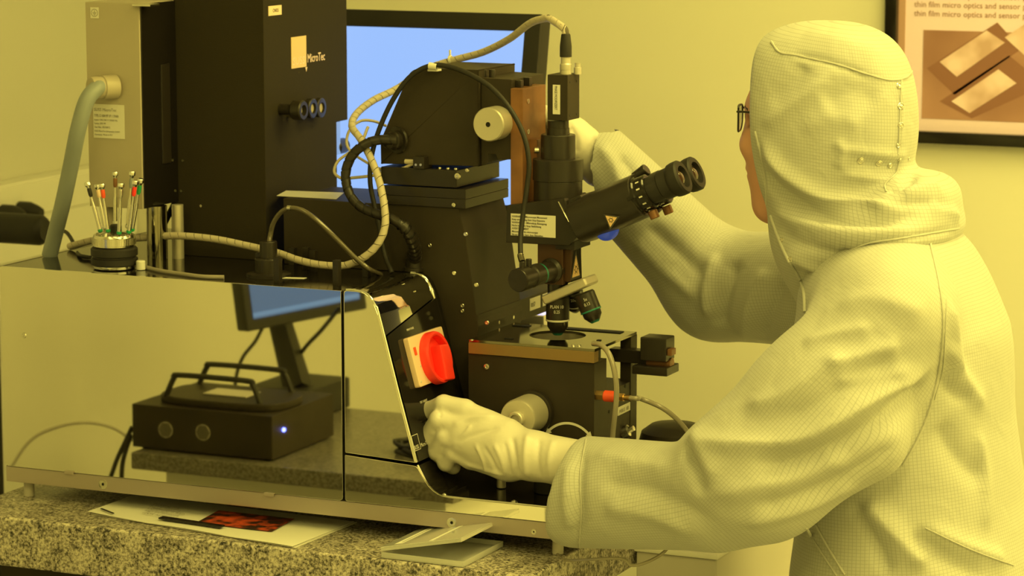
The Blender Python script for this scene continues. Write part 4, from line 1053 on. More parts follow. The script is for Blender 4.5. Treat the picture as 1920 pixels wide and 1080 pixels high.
MB().lathe([(.09, 0), (.09, .012), (.02, .018), (0, .018)], (b0.x + .03, .62, ZF), Z, 28).build('barrel_foot', 'black_rubber', fan)
q = at(150, 440, x=XL + .05)
jb = MB().box((XL + .0005, q.y - .06, q.z - .03), (XL + .05, q.y + .05, q.z + .03), .006).build('junction_box', 'beige_paint')
tag(jb, 'small beige junction box on the wall behind the grey hose', 'junction box')
pa = spline([at(113, 432, y=.36), at(125, 436, y=.34), at(136, 452, y=.30), at(143, 470, y=.25), at(150, 479, z=.3753), at(170, 483, z=.3753)], 8)
tag(MB().tube(pa, .0035, 8).build('black_lead', 'black_rubber'), 'thin black lead bending down behind the grey hose', 'cable')
pa = pxpath([(326, 384, .30), (312, 412, .28), (298, 440, .26), (282, 468, .25)], 8)
tag(MB().tube(pa, .0055, 10).build('power_lead', 'black_rubber'), 'black lead slanting down between the cabinet posts', 'cable')
# flat cable lying on the machine top, beside the stand
pa = spline([at(268, 500, z=.374), at(300, 508, z=.374), at(340, 514, z=.374), at(380, 519, z=.3745), at(420, 520, z=.3745)], 8)
tag(MB().tube(pa, .0038, 10).build('loose_cable', 'cable_dim'), 'cream cable lying flat along the machine top edge', 'cable')

# ------------------------------------------------------------------ second bench, seen only in the polished panel
def mir(px, py, y=None, z=None):
    """real place of something the y=0 panel mirrors at this pixel; y is its distance behind the panel"""
    p = at(px, py, y=y) if z is None else at(px, py, z=z)
    return Vector((p.x, -p.y, p.z))
VB = 0.80
bzt = mir(250, 840, VB).z
b2 = thing('side_bench', 'stone bench with shade put into its colour, reflected in the polished side panel', 'bench', (-.9, -1.05, ZF))
bx0 = mir(252, 850, VB - .02).x
m_ = mat('shaded_stone', (.16, .15, .13), .3); noise_tint(m_, 160, (.09, .085, .075), (.22, .20, .175), 3)  # stone colour darkened to stand for the shade on this bench
MB().box((bx0, -1.35, bzt - .035), (-.56, -VB + .03, bzt), .004).build('slab', 'shaded_stone', b2)
MB().box((bx0 + .05, -1.30, ZF), (-.60, -VB - .02, bzt - .0355), .003).build('bench_cabinet', 'white_plastic', b2)
bw0, bw1 = mir(250, 800, VB), mir(512, 800, VB)
bh = mir(250, 756, VB).z - bzt
psu = thing('lamp_power_supply', 'black metal box with two round vents reflected in the panel', 'power supply', (bw0.x, -VB, bzt))
bdp = .26
box_ = MB().box((bw0.x, -VB - bdp, bzt + .004), (bw1.x, -VB, bzt + bh), .002).build('case', 'black_paint', psu)
for fx_ in (bw0.x + .02, bw1.x - .02):
    for fy_ in (-VB - .02, -VB - bdp + .02): MB().cyl((fx_, fy_, bzt), (fx_, fy_, bzt + .0045), .008, seg=16).build('foot', 'black_rubber', psu)
for px, py in ((313, 805), (383, 810)):
    p = mir(px, py, VB); g = MB().lathe([(.0165, 0), (.0165, .001), (.0155, .0012), (0, .0012)], (p.x, -VB, p.z), Y, 28)
    for i in range(-4, 5):
        for j in range(-4, 5):
            a_, b_ = (i + .5 * (j % 2)) * .0034, j * .003
            if a_ * a_ + b_ * b_ < .0138 ** 2: g.lathe([(.0014, .0011), (.0014, .0015), (0, .0015)], (p.x + a_, -VB, p.z + b_), Y, 6, mi=1)
    g.build('vent', ['cable_dim', 'black_void'], box_)
p = mir(535, 815, VB)
MB().lathe([(.0042, 0), (.0042, .003), (.003, .0045), (0, .005)], (bw1.x - .0005 + .0006, -VB - .045, p.z), X, 16).build('status_light', 'led_blue', box_)
coil = []
for k in range(90):
    a_ = k * 2 * math.pi / 30; r_ = .085 + .008 * math.sin(k * .7)
    coil.append((-.70 + r_ * math.cos(a_), -1.0 + r_ * .8 * math.sin(a_), bzt + .005 + k * .00022 + .002 * math.sin(k * 1.3)))
coil += [(-.60, -.90, bzt + .012), (-.575, -.86, bzt + .006)]
tag(MB().tube(coil, .0045, 8).build('coiled_cable', 'black_rubber'), 'black cable coiled on the reflected bench right of the dark box', 'cable')
tag(MB().tube(spline([(-.78, -1.25, bzt + .012), (-.74, -1.2, bzt + .05), (-.67, -1.15, bzt + .085), (-.60, -1.12, bzt + .06), (-.575, -1.1, bzt + .012)], 8), .010, 12).build('pale_hose', 'grey_plastic'), 'pale hose arching over the reflected bench', 'hose')
# tray with two handles on the box
zt2 = bzt + bh
ty = -VB - .10
t0, t1 = mir(312, 742, VB + .08).x, mir(545, 742, VB + .08).x
tr_ = thing('handled_tray', 'dark oval tray with two bar handles on the reflected box', 'tray', ((t0 + t1) / 2, ty, zt2))
cxm, rx, ry = (t0 + t1) / 2, (t1 - t0) / 2, .085
ov = [(cxm + rx * math.copysign(abs(math.cos(2 * math.pi * k / 40)) ** .6, math.cos(2 * math.pi * k / 40)), ry * math.copysign(abs(math.sin(2 * math.pi * k / 40)) ** .6, math.sin(2 * math.pi * k / 40))) for k in range(40)]
MB().prism([(a_ , b_) for a_, b_ in ov], (0, ty, zt2 + .0003), X, Y, Z, .016, .004).build('tray_body', 'black_paint', tr_)
for yy in (ty + .065, ty - .065):
    xa, xb = cxm - rx * .80, cxm + rx * .72
    MB().tube(spline([(xa, yy, zt2 + .013), (xa + .008, yy, zt2 + .030), (xa + .020, yy, zt2 + .052), (xa + .034, yy, zt2 + .059), (xb - .034, yy, zt2 + .059), (xb - .018, yy, zt2 + .052), (xb - .006, yy, zt2 + .028), (xb, yy, zt2 + .013)], 6), .0058, 12).build('handle', 'black_rubber', tr_)
MB().box((cxm - .05, ty - .03, zt2 + .0164), (cxm + .05, ty + .03, zt2 + .019), .001).build('wafer_box', 'grey_plastic', tr_)
# second monitor, its corner in the mirror
VM = 1.12
mc = mir(466, 622, VM); Mq = Matrix.Translation((mc.x, -VM, mc.z)) @ Matrix.Rotation(math.radians(-60), 4, 'Z') @ Matrix.Rotation(math.radians(-4), 4, 'Y') @ Matrix.Rotation(math.radians(6), 4, 'X')
sm = thing('side_monitor', 'black monitor whose lower corner shows in the polished panel', 'monitor', (mc.x + .2, -VM - .05, bzt))
MB().box((0, -.045, 0), (.30, 0, .33), .005, M=Mq).build('monitor_case', 'black_rubber', sm)
MB().box((.018, .0003, .024), (.282, .0010, .312), 0, M=Mq).build('screen', 'screen_dim', sm)
MB().box((.018, .0012, .028), (.282, .0016, .037), 0, M=Mq).build('task_bar', 'screen_bar', sm)
nk0, nk1 = mir(528, 606, VM + .16), mir(562, 730, VM + .10)
MB().tube([nk0, nk0.lerp(nk1, .5), nk1], .027, 4, rf=lambda i, n: 1 + .12 * i).build('stand_neck', 'black_rubber', sm)
MB().box((nk1.x - .10, nk1.y - .14, bzt), (nk1.x + .05, nk1.y + .04, nk1.z + .008), .004).build('stand_base', 'black_rubber', sm)
tag(MB().tube(spline([mir(640, 575, VM + .12), mir(605, 618, VM + .12), mir(575, 650, VM + .14), mir(548, 690, VM + .2), mir(530, 730, VM + .22)], 8), .0045, 8).build('monitor_cable', 'black_rubber'), 'black cable hanging right of the reflected monitor stand', 'cable')
tag(MB().tube(spline([mir(495, 612, VM + .14), mir(480, 640, VM + .12), mir(458, 668, VM + .10), mir(446, 700, VM + .10), mir(440, 745, VM + .10)], 8), .0040, 8).build('monitor_cable', 'black_rubber'), 'black cable hanging left of the reflected monitor stand', 'cable')
for k, lst in enumerate((((250, 800), (236, 830), (222, 860), (208, 900)), ((248, 815), (238, 845), (232, 870), (230, 905)))):
    tag(MB().tube(spline([mir(p_[0], p_[1], VB + .02) for p_ in lst], 8), .005, 8).build('supply_lead', 'black_rubber'), 'black lead hanging beside the reflected box, %s' % ('the one bending outwards' if k == 0 else 'the one falling straight down'), 'cable')
tag(MB().tube(spline([mir(p_[0], p_[1], VB + .15) for p_ in ((20, 880), (60, 825), (110, 800), (165, 792), (215, 802), (250, 825))], 8), .0035, 8).build('loose_lead', 'grey_plastic'), 'grey lead arching towards the reflected box', 'cable')

# ------------------------------------------------------------------ person: distance-field modelling
class Field:
    def __init__(s, lo, hi, h):
        s.lo = np.array(lo, np.float32); s.h = h
        s.n = [int((hi[i] - lo[i]) / h) + 2 for i in range(3)]
        s.ax = [(s.lo[i] + h * np.arange(s.n[i])).astype(np.float32) for i in range(3)]
        s.F = np.full(s.n, 0.5, np.float32)

    def _win(s, lo, hi):
        return tuple(slice(max(0, int((lo[i] - s.lo[i]) / s.h) - 1), max(0, min(s.n[i], int((hi[i] - s.lo[i]) / s.h) + 3))) for i in range(3))

    def _apply(s, w, d, k, op):
        A = s.F[w]
        if op == 'add':
            if k <= 0: s.F[w] = np.minimum(A, d)
            else:
                h = np.clip(.5 + .5 * (A - d) / k, 0, 1); s.F[w] = A * (1 - h) + d * h - k * h * (1 - h)
        else:
            d = -d
            if k <= 0: s.F[w] = np.maximum(A, d)
            else:
                h = np.clip(.5 - .5 * (A - d) / k, 0, 1); s.F[w] = A * (1 - h) + d * h + k * h * (1 - h)

    def cone(s, a, b, r1, r2, k=.03, op='add', sc=(1, 1, 1)):
        a, b = np.array(a, np.float32), np.array(b, np.float32); r = max(r1, r2); m = r / min(sc) + k * 1.5 + s.h * 3
        w = s._win(np.minimum(a, b) - m, np.maximum(a, b) + m)
        px, py, pz = [(s.ax[i][w[i]] - a[i]) * sc[i] for i in range(3)]
        ab = (b - a) * np.array(sc, np.float32); L = float(ab @ ab) + 1e-12
        t = np.clip((px[:, None, None] * ab[0] + py[None, :, None] * ab[1] + pz[None, None, :] * ab[2]) / L, 0, 1)
        d = np.sqrt((px[:, None, None] - t * ab[0]) ** 2 + (py[None, :, None] - t * ab[1]) ** 2 + (pz[None, None, :] - t * ab[2]) ** 2) - (r1 + (r2 - r1) * t)
        s._apply(w, d, k, op)

    def ell(s, c, r, k=.03, op='add', R=None, p=2.0):
        c = np.array(c, np.float32); m = max(r) + k * 1.5 + s.h * 3
        w = s._win(c - m, c + m)
        q = [s.ax[i][w[i]] - c[i] for i in range(3)]
        qx, qy, qz = q[0][:, None, None], q[1][None, :, None], q[2][None, None, :]
        if R is not None:
            qx, qy, qz = [R[i][0] * qx + R[i][1] * qy + R[i][2] * qz for i in range(3)]
        if p == 2: g = np.sqrt((qx / r[0]) ** 2 + (qy / r[1]) ** 2 + (qz / r[2]) ** 2)
        else: g = (np.abs(qx / r[0]) ** p + np.abs(qy / r[1]) ** p + np.abs(qz / r[2]) ** p) ** (1 / p)
        s._apply(w, (g - 1) * min(r) if op == 'add' else (g - 1) * min(r), k, op)

    def cut(s, o, n, lo=None, hi=None, k=.004):
        """remove what lies on the side of the plane that n points to (inside the window)"""
        w = s._win(lo, hi) if lo is not None else (slice(None),) * 3
        o, n = np.array(o, np.float32), np.array(n, np.float32); n = n / np.linalg.norm(n)
        q = [s.ax[i][w[i]] - o[i] for i in range(3)]
        d = -(q[0][:, None, None] * n[0] + q[1][None, :, None] * n[1] + q[2][None, None, :] * n[2])
        s._apply(w, d, k, 'sub')

    def net(s):
        F = s.F; n = F.shape; ins = F < 0
        c = [slice(0, -1), slice(1, None)]
        tot = np.zeros((n[0] - 1, n[1] - 1, n[2] - 1), np.int8)
        for i in (0, 1):
            for j in (0, 1):
                for k in (0, 1): tot += ins[c[i], c[j], c[k]]
        act = (tot > 0) & (tot < 8)
        idx = np.full(act.shape, -1, np.int32); I = np.argwhere(act); idx[act] = np.arange(len(I))
        acc = np.zeros((len(I), 3), np.float64); cnt = np.zeros(len(I))
        val = {}
        for i in (0, 1):
            for j in (0, 1):
                for k in (0, 1): val[i, j, k] = F[I[:, 0] + i, I[:, 1] + j, I[:, 2] + k]
        cor = list(val)
        for p in cor:
            for a in range(3):
                if p[a] == 0:
                    q = list(p); q[a] = 1; q = tuple(q)
                    v0, v1 = val[p], val[q]; m = (v0 < 0) != (v1 < 0)
                    t = np.where(m, v0 / np.where(m, v0 - v1, 1), 0)
                    for b in range(3): acc[:, b] += np.where(m, p[b] + (t if b == a else 0), 0)
                    cnt += m
        V = (I + acc / cnt[:, None]) * s.h + s.lo
        faces = []
        for a in range(3):
            b, c2 = (a + 1) % 3, (a + 2) % 3
            sl0 = [slice(None)] * 3; sl1 = [slice(None)] * 3; sl0[a] = slice(0, -1); sl1[a] = slice(1, None)
            A, B = ins[tuple(sl0)], ins[tuple(sl1)]
            E = np.argwhere(A != B)
            ok = (E[:, b] > 0) & (E[:, c2] > 0) & (E[:, b] < n[b] - 1) & (E[:, c2] < n[c2] - 1); E = E[ok]
            def cell(db, dc):
                q = E.copy(); q[:, b] -= db; q[:, c2] -= dc; return idx[q[:, 0], q[:, 1], q[:, 2]]
            Q = np.stack([cell(1, 1), cell(0, 1), cell(0, 0), cell(1, 0)], 1)
            fl = ~A[E[:, 0], E[:, 1], E[:, 2]]
            Q[fl] = Q[fl][:, ::-1]; faces.append(Q)
        Q = np.concatenate(faces); Q = Q[(Q >= 0).all(1)]
        return V, Q


def relax(V, Q, it=2, f=.5):
    a = np.concatenate([Q[:, [0, 1]], Q[:, [1, 2]], Q[:, [2, 3]], Q[:, [3, 0]]]); a = np.concatenate([a, a[:, ::-1]])
    cnt = np.maximum(np.bincount(a[:, 0], minlength=len(V)), 1)
    for _ in range(it):
        m = np.stack([np.bincount(a[:, 0], weights=V[a[:, 1], i], minlength=len(V)) for i in range(3)], 1) / cnt[:, None]
        V = V + (m - V) * f
    return V


def normals(V, Q):
    fn = np.cross(V[Q[:, 2]] - V[Q[:, 0]], V[Q[:, 3]] - V[Q[:, 1]])
    N = np.zeros_like(V)
    for i in range(4):
        for j in range(3): N[:, j] += np.bincount(Q[:, i], weights=fn[:, j], minlength=len(V))
    return N / np.maximum(np.linalg.norm(N, axis=1), 1e-12)[:, None]


from mathutils.bvhtree import BVHTree


class Skin:
    """a mesh grown from a field, on which folds are pressed and seams laid"""
    def __init__(s, V, Q): s.V, s.Q = V, Q; s.bvh()
    def bvh(s): s.t = BVHTree.FromPolygons([tuple(v) for v in s.V], [tuple(int(i) for i in q) for q in s.Q])
    def hit(s, px, py):
        c = Vector(((px - 960) / FPX, -(py - 540) / FPX, 1.0)); r = Vector((AX.dot(c), AY.dot(c), AZ.dot(c))).normalized()
        h = s.t.ray_cast(CAM, r)
        return (h[0], h[1]) if h[0] is not None else (None, None)
    def line(s, pts, step=6):
        out = []
        for a, b in zip(pts, pts[1:]):
            n = max(1, int(math.hypot(b[0] - a[0], b[1] - a[1]) / step))
            for k in range(n): out.append((a[0] + (b[0] - a[0]) * k / n, a[1] + (b[1] - a[1]) * k / n))
        out.append(pts[-1]); return [h for h in (s.hit(*p) for p in out) if h[0] is not None]
    def folds(s, lst):
        """lst of (pixel polyline on the surface, width, height): ridges (+) and valleys (-), tapering at both ends"""
        D = np.zeros(len(s.V))
        for pts, w, hgt in lst:
            sm = spline([Vector((p[0], p[1], 0)) for p in pts], 5) if len(pts) > 2 else [Vector((p[0], p[1], 0)) for p in pts]
            L = [np.array(h[0]) for h in s.line([(p.x, p.y) for p in sm], 9)]
            if len(L) < 2: continue
            L = np.array(L); lo, hi = L.min(0) - 3 * w, L.max(0) + 3 * w
            m = np.where(((s.V > lo) & (s.V < hi)).all(1))[0]
            if not len(m): continue
            P = s.V[m]; best = np.full(len(m), 9.0); tt = np.zeros(len(m)); n = len(L) - 1
            for i in range(n):
                ab = L[i + 1] - L[i]; q = P - L[i]; t = np.clip(q @ ab / max(ab @ ab, 1e-12), 0, 1)
                d = np.linalg.norm(q - t[:, None] * ab, axis=1); u = d < best; best[u] = d[u]; tt[u] = (i + t[u]) / n
            tap = np.clip(np.minimum(tt, 1 - tt) / .18, 0, 1); tap = tap * tap * (3 - 2 * tap) * .9 + .1
            D[m] += hgt * 1.3 * np.exp(-(best / (w * .9)) ** 1.6) * tap
        s.V = s.V + normals(s.V, s.Q) * D[:, None]
    def build(s, name, mats, parent, weave=None, **kw):
        base = np.array(root_loc(parent))
        me = bpy.data.meshes.new(name)
        me.from_pydata((s.V - base).tolist(), [], s.Q.tolist()); me.update()
        for m in (mats if isinstance(mats, (list, tuple)) else [mats]): me.materials.append(MATS[m])
        me.polygons.foreach_set('use_smooth', [True] * len(me.polygons))
        if weave is not None:
            at_ = me.attributes.new('weave', 'FLOAT_VECTOR', 'POINT'); at_.data.foreach_set('vector', weave.astype(np.float32).ravel())
        o = bpy.data.objects.new(name, me); COL.objects.link(o); o.parent = parent; tag(o, **kw)
        return o


def weave_of(V, bones):
    """cloth coordinates: along and around the nearest bone (a, b, mean radius)"""
    best = np.full(len(V), 9e9); out = np.zeros((len(V), 3)); off = 0
    for a, b, r in bones:
        a, b = np.array(a), np.array(b); ab = b - a; L = np.linalg.norm(ab); w = ab / L
        u = np.cross(w, (0, 0, 1.0)) if abs(w[2]) < .9 else np.cross(w, (0, 1.0, 0)); u /= np.linalg.norm(u); v = np.cross(w, u)
        q = V - a; t = q @ w; tc = np.clip(t, 0, L); d = np.linalg.norm(q - tc[:, None] * w, axis=1) / r
        ang = np.arctan2(q @ v, q @ u); m = d < best
        best[m] = d[m]; out[m, 0] = t[m] + off; out[m, 1] = ang[m] * r; off += .00137
    return out


PY = 0.27
person = thing('person', 'person in a white hooded clean-room suit, gloves and glasses working at the machine', 'person', (0.50, PY, ZF))
# ---- head
Nz = at(1387, 270, y=PY)
hf = Field((Nz.x - .03, PY - .11, Nz.z - .20), (Nz.x + .25, PY + .11, Nz.z + .19), .0032)
def H(x, y, z): return (Nz.x + x, PY + y, Nz.z + z)
hf.ell(H(.118, 0, .060), (.100, .078, .112), .02)
hf.ell(H(.078, 0, -.030), (.062, .060, .095), .035)
hf.ell(H(.050, 0, -.098), (.020, .026, .020), .025)
hf.ell(H(.066, 0, .060), (.045, .062, .030), .02)
hf.cone(H(.026, 0, .052), H(.0145, 0, .004), .0095, .0145, .008)
for sy in (-1, 1):
    hf.ell(H(.024, sy * .0135, -.002), (.012, .0085, .009), .008)
    hf.ell(H(.036, sy * .032, .040), (.020, .018, .013), .010, 'sub')
    hf.ell(H(.040, sy * .034, .004), (.026, .022, .022), .02)
    hf.ell(H(.118, sy * .079, .005), (.020, .010, .032), .008)
    hf.ell(H(.020, sy * .006, -.010), (.005, .0035, .004), .002, 'sub')
hf.ell(H(.0245, 0, -.036), (.010, .022, .0055), .006); hf.ell(H(.0275, 0, -.049), (.010, .019, .0065), .006)
hf.ell(H(.018, 0, -.0425), (.008, .024, .0016), .002, 'sub')
hf.cone(H(.125, 0, -.03), H(.150, 0, -.19), .056, .060, .03)
V, Q = hf.net(); V = relax(V, Q, 2)
head = Skin(V, Q).build('body', 'skin', person)
for sy in (-1, 1):
    e = H(.046, sy * .032, .040)
    ey = MB().lathe([(.0115 * math.sin(k * math.pi / 12), -.0115 * math.cos(k * math.pi / 12)) for k in range(13)], e, -X, 20).build('eye', 'white_plastic', head)
    MB().lathe([(.0055, .0104), (.0045, .0112), (0, .0118)], e, -X, 18).build('iris', 'hair', ey)
    MB().tube(spline([H(.026, sy * .016, .058), H(.021, sy * .030, .064), H(.032, sy * .050, .060)], 5), .0028, 8).build('eyebrow', 'hair', head)
# ---- glasses
gx = at(1381, 215, y=PY - .035).x
gls = thing('glasses', None, None, (gx, PY, Nz.z + .04)); gls.parent = person; gls.location = Vector((gx, PY, Nz.z + .04)) - person.location
gz = at(1388, 221, y=PY - .035).z
for sy in (-1, 1):
    rim = []
    for (dy, dz_) in ((-.026, .017), (-.010, .020), (.012, .020), (.025, .016), (.024, -.006), (.016, -.019), (0, -.021), (-.016, -.019), (-.026, -.004)):
        yy = sy * .033 + dy * sy * -1
        rim.append((gx + .012 * (abs(yy) / .06) ** 2, PY + yy, gz + dz_))
    MB().tube(spline(rim + [rim[0]], 5), .0016, 8).build('rim', 'black_anodized', gls)
    t_ = bmesh.new(); ff = [t_.verts.new(p) for p in rim]; t_.faces.new(ff); ext = bmesh.ops.extrude_face_region(t_, geom=t_.faces[:]); bmesh.ops.translate(t_, verts=[v for v in ext['geom'] if isinstance(v, bmesh.types.BMVert)], vec=(.0012, 0, 0)); bmesh.ops.recalc_face_normals(t_, faces=t_.faces)
    mb = MB(); mb._add(t_); mb.build('lens', 'lens_clear', gls)
    MB().tube(spline([(gx + .010, PY + sy * .060, gz + .012), (gx + .030, PY + sy * .070, gz + .013), (gx + .10, PY + sy * .080, gz + .010), (gx + .125, PY + sy * .082, gz - .004)], 6), .0018, 8).build('temple', 'black_anodized', gls)
MB().tube(spline([(gx, PY - .009, gz + .010), (gx - .002, PY, gz + .014), (gx, PY + .009, gz + .010)], 5), .0015, 8).build('bridge', 'black_anodized', gls)

# ---- coverall
sh = at(1668, 595, y=.075); el = at(1392, 880, y=-.035); cu = at(1085, 925, y=.020)
sh2 = at(1560, 545, y=.455); el2 = at(1345, 535, y=.545); cu2 = at(1120, 305, y=.43)
hip = Vector((at(1722, 1080, y=PY).x, PY, -.10)); che = Vector((at(1690, 660, y=PY).x, PY, at(1690, 660, y=PY).z))
cf_ = Field((-.12, -.20, ZF - .02), (.78, .72, .60), .0056)
sc_ = (1.0, .80, 1.0)
cf_.cone(hip, hip - Vector((0, 0, .10)), .188, .155, .05, sc=sc_)
cf_.cone(hip, che, .188, .160, .05, sc=sc_)
cf_.ell(at(1708, 545, y=PY + .01), (.108, .175, .110), .05)
cf_.cone(che, at(1655, 540, y=PY), .150, .115, .06, sc=(1, .72, 1))
cf_.cone(at(1655, 560, y=.15), at(1630, 545, y=.40), .085, .085, .06)
# near sleeve
cf_.cone(sh, sh.lerp(el, .5) + Vector((.01, -.005, -.012)), .096, .104, .05)
cf_.cone(sh.lerp(el, .5) + Vector((.01, -.005, -.012)), el, .104, .098, .04)
cf_.cone(at(1345, 934, y=-.030), at(1085, 922, y=.020), .080, .0885, .014)
cf_.cone(at(1345, 915, y=-.035), at(1440, 900, y=-.03), .085, .09, .03)
cf_.cone(el + Vector((.03, 0, -.005)), at(1625, 825, y=-.0), .082, .06, .05)
# far sleeve
cf_.cone(sh2, el2, .098, .092, .05)
cf_.cone(el2, cu2, .086, .066, .035)
# legs and boots
for sy in (-.095, .095):
    kn = Vector((hip.x - .005, PY + sy, -.42)); an = Vector((hip.x + .03, PY + sy * 1.1, ZF + .09))
    cf_.cone(hip + Vector((0, sy * .8, -.02)), kn, .120, .088, .05); cf_.cone(kn, an, .088, .070, .04)
    cf_.cone(an, an + Vector((-.15, sy * .15, -.042)), .058, .045, .04)
cf_.cut((0, 0, ZF + .003), (0, 0, -1), k=.003)
# open cuffs
cd = (cu - el).normalized(); co = at(1062, 925, y=.02)
cn = Vector((-.96, 0, .22)).normalized()
fw_ = at(1345, 934, y=-.030); cd = (cu - fw_).normalized()
cf_.cone(cu - cd * .045, cu + cd * .12, .070, .078, .004, 'sub')
cf_.cut(co, cn, (co.x - .12, co.y - .13, co.z - .14), (co.x + .06, co.y + .13, co.z + .14), .006)
V, Q = cf_.net(); V = relax(V, Q, 3)
suit = Skin(V, Q)
F_ = [
    ([(1290, 826), (1330, 832), (1395, 834), (1489, 826), (1562, 795), (1634, 753), (1748, 685)], .016, .016),
    ([(1400, 872), (1500, 862), (1600, 815), (1700, 745), (1745, 715)], .022, -.015),
    ([(1390, 765), (1463, 745), (1530, 700), (1590, 660)], .016, .009),
    ([(1430, 795), (1510, 770), (1600, 715), (1690, 672)], .016, -.008),
    ([(1500, 645), (1567, 626), (1640, 612)], .012, .006), ([(1540, 690), (1600, 672), (1690, 643)], .012, .008), ([(1560, 720), (1630, 706), (1715, 690)], .011, .006),
    ([(1284, 836), (1292, 855), (1306, 890), (1318, 930)], .011, -.013), ([(1300, 800), (1318, 850), (1345, 900)], .016, .007),
    ([(1318, 935), (1395, 915), (1480, 895), (1600, 850)], .018, .009), ([(1120, 905), (1210, 915), (1290, 955), (1340, 985)], .018, -.008), ([(1130, 950), (1220, 965), (1300, 1000)], .016, .007),
    ([(1110, 850), (1180, 865), (1260, 880)], .018, .006), ([(1400, 955), (1500, 930), (1610, 880), (1690, 830)], .016, -.008), ([(1380, 985), (1500, 955), (1620, 900)], .014, .006),
    ([(1095, 830), (1085, 900), (1088, 960), (1080, 1020)], .010, -.008), ([(1070, 860), (1062, 930), (1072, 1000)], .012, .006),
    ([(1613, 935), (1665, 987), (1738, 1070)], .020, .016), ([(1598, 945), (1640, 1010), (1672, 1085)], .012, -.010), ([(1722, 982), (1800, 1020), (1890, 1054)], .014, .009), ([(1700, 1000), (1780, 1050), (1850, 1082)], .016, -.009),
    ([(1770, 640), (1800, 700), (1850, 770)], .014, .008), ([(1755, 790), (1800, 860), (1850, 900)], .022, -.010), ([(1760, 700), (1790, 740), (1820, 745)], .012, -.006),
    ([(1560, 580), (1640, 560), (1740, 590)], .02, .006), ([(1780, 560), (1790, 650), (1780, 740)], .016, .008), ([(1830, 800), (1850, 900), (1845, 1000)], .012, .006),
    ([(1330, 600), (1325, 540), (1340, 470)], .013, .010), ([(1352, 620), (1358, 560), (1385, 480)], .014, -.010), ([(1390, 640), (1410, 560), (1440, 500)], .013, .009), ([(1430, 655), (1445, 590), (1470, 530)], .013, -.008),
    ([(1180, 440), (1240, 500), (1310, 560)], .014, .007), ([(1210, 420), (1280, 480), (1330, 530)], .014, -.007), ([(1120, 270), (1150, 310), (1165, 360)], .013, .007), ([(1160, 290), (1190, 330), (1200, 370)], .012, -.006),
]
suit.folds(F_)
suit.V = relax(suit.V, suit.Q, 1)
suit.bvh()
bones = [(hip, che, .17), (sh, el, .1), (el, cu, .09), (sh2, el2, .095), (el2, cu2, .075), (hip + Vector((0, -.095, -.05)), (hip.x, PY - .1, ZF), .09), (hip + Vector((0, .095, -.05)), (hip.x, PY + .1, ZF), .09)]
cover = suit.build('coverall', 'suit_cloth', person, weave_of(suit.V, bones))
def seam(skin, pts, parent, r=.0013, m='suit_seam', name='seam'):
    L = skin.line(spline_px(pts), 5)
    P_ = [h[0] + h[1] * (r * .35) for h in L]
    P_ = [p for i, p in enumerate(P_) if i == 0 or (p - P_[i - 1]).length < .03]
    if len(P_) > 3: MB().tube(P_, r, 6, rf=lambda i, n: 1 + .25 * math.sin(i * 1.9)).build(name, m, parent, wn=False)
def spline_px(pts): return [(p.x, p.y) for p in spline([Vector((a, b, 0)) for a, b in pts], 6)]
seam(suit, [(1742, 450), (1760, 530), (1768, 600), (1762, 680), (1745, 760), (1722, 820), (1692, 872)], cover, .0022)
seam(suit, [(1775, 560), (1772, 620), (1768, 690), (1752, 750)], cover, .0012)
seam(suit, [(1735, 990), (1820, 1030), (1900, 1060)], cover, .0012)

seam(suit, [(1099, 824), (1088, 890), (1090, 960), (1086, 1026)], cover, .0016)
seam(suit, [(1530, 985), (1555, 1030), (1585, 1078)], cover, .0022); seam(suit, [(1512, 990), (1540, 1035), (1570, 1080)], cover, .0018)
# ---- hood with shoulder cape
hc = at(1562, 185, y=PY); h2 = at(1578, 290, y=PY); h3 = at(1590, 400, y=PY)
hd_ = Field((hc.x - .22, PY - .29, hc.z - .40), (hc.x + .33, PY + .29, hc.z + .16), .0046)
hd_.ell(hc + Vector((-.012, 0, .0)), (.135, .112, .122), .03, p=2.5)
hd_.ell(hc + Vector((-.004, 0, -.045)), (.130, .112, .12), .03, p=2.2)
hd_.ell(h2 + Vector((-.014, 0, 0)), (.116, .110, .115), .035)
hd_.cone(h2 + Vector((-.015, 0, -.05)), h3 + Vector((.0, 0, -.04)), .098, .105, .04)
hd_.ell(at(1690, 424, y=PY), (.092, .175, .046), .035)
hd_.ell(at(1722, 372, y=PY), (.060, .125, .044), .022)
hd_.ell(at(1590, 455, y=PY), (.085, .14, .055), .05)
hd_.cone(at(1560, 430, y=PY), at(1600, 560, y=PY), .085, .085, .04)
a_ = at(1416, 250, y=PY - .085); b_ = at(1436, 360, y=PY - .085); t_ = at(1447, 80, y=PY - .05)
pd = (t_ - b_); pd.y = 0; pd.normalize(); pn = Vector((-pd.z, 0, pd.x));  pn = pn if pn.x < 0 else -pn
hd_.cut(a_ + Vector((-.010, 0, 0)), pn, (hc.x - .3, PY - .3, at(1440, 392, y=PY - .05).z), (hc.x + .1, PY + .3, hc.z + .2), .010)
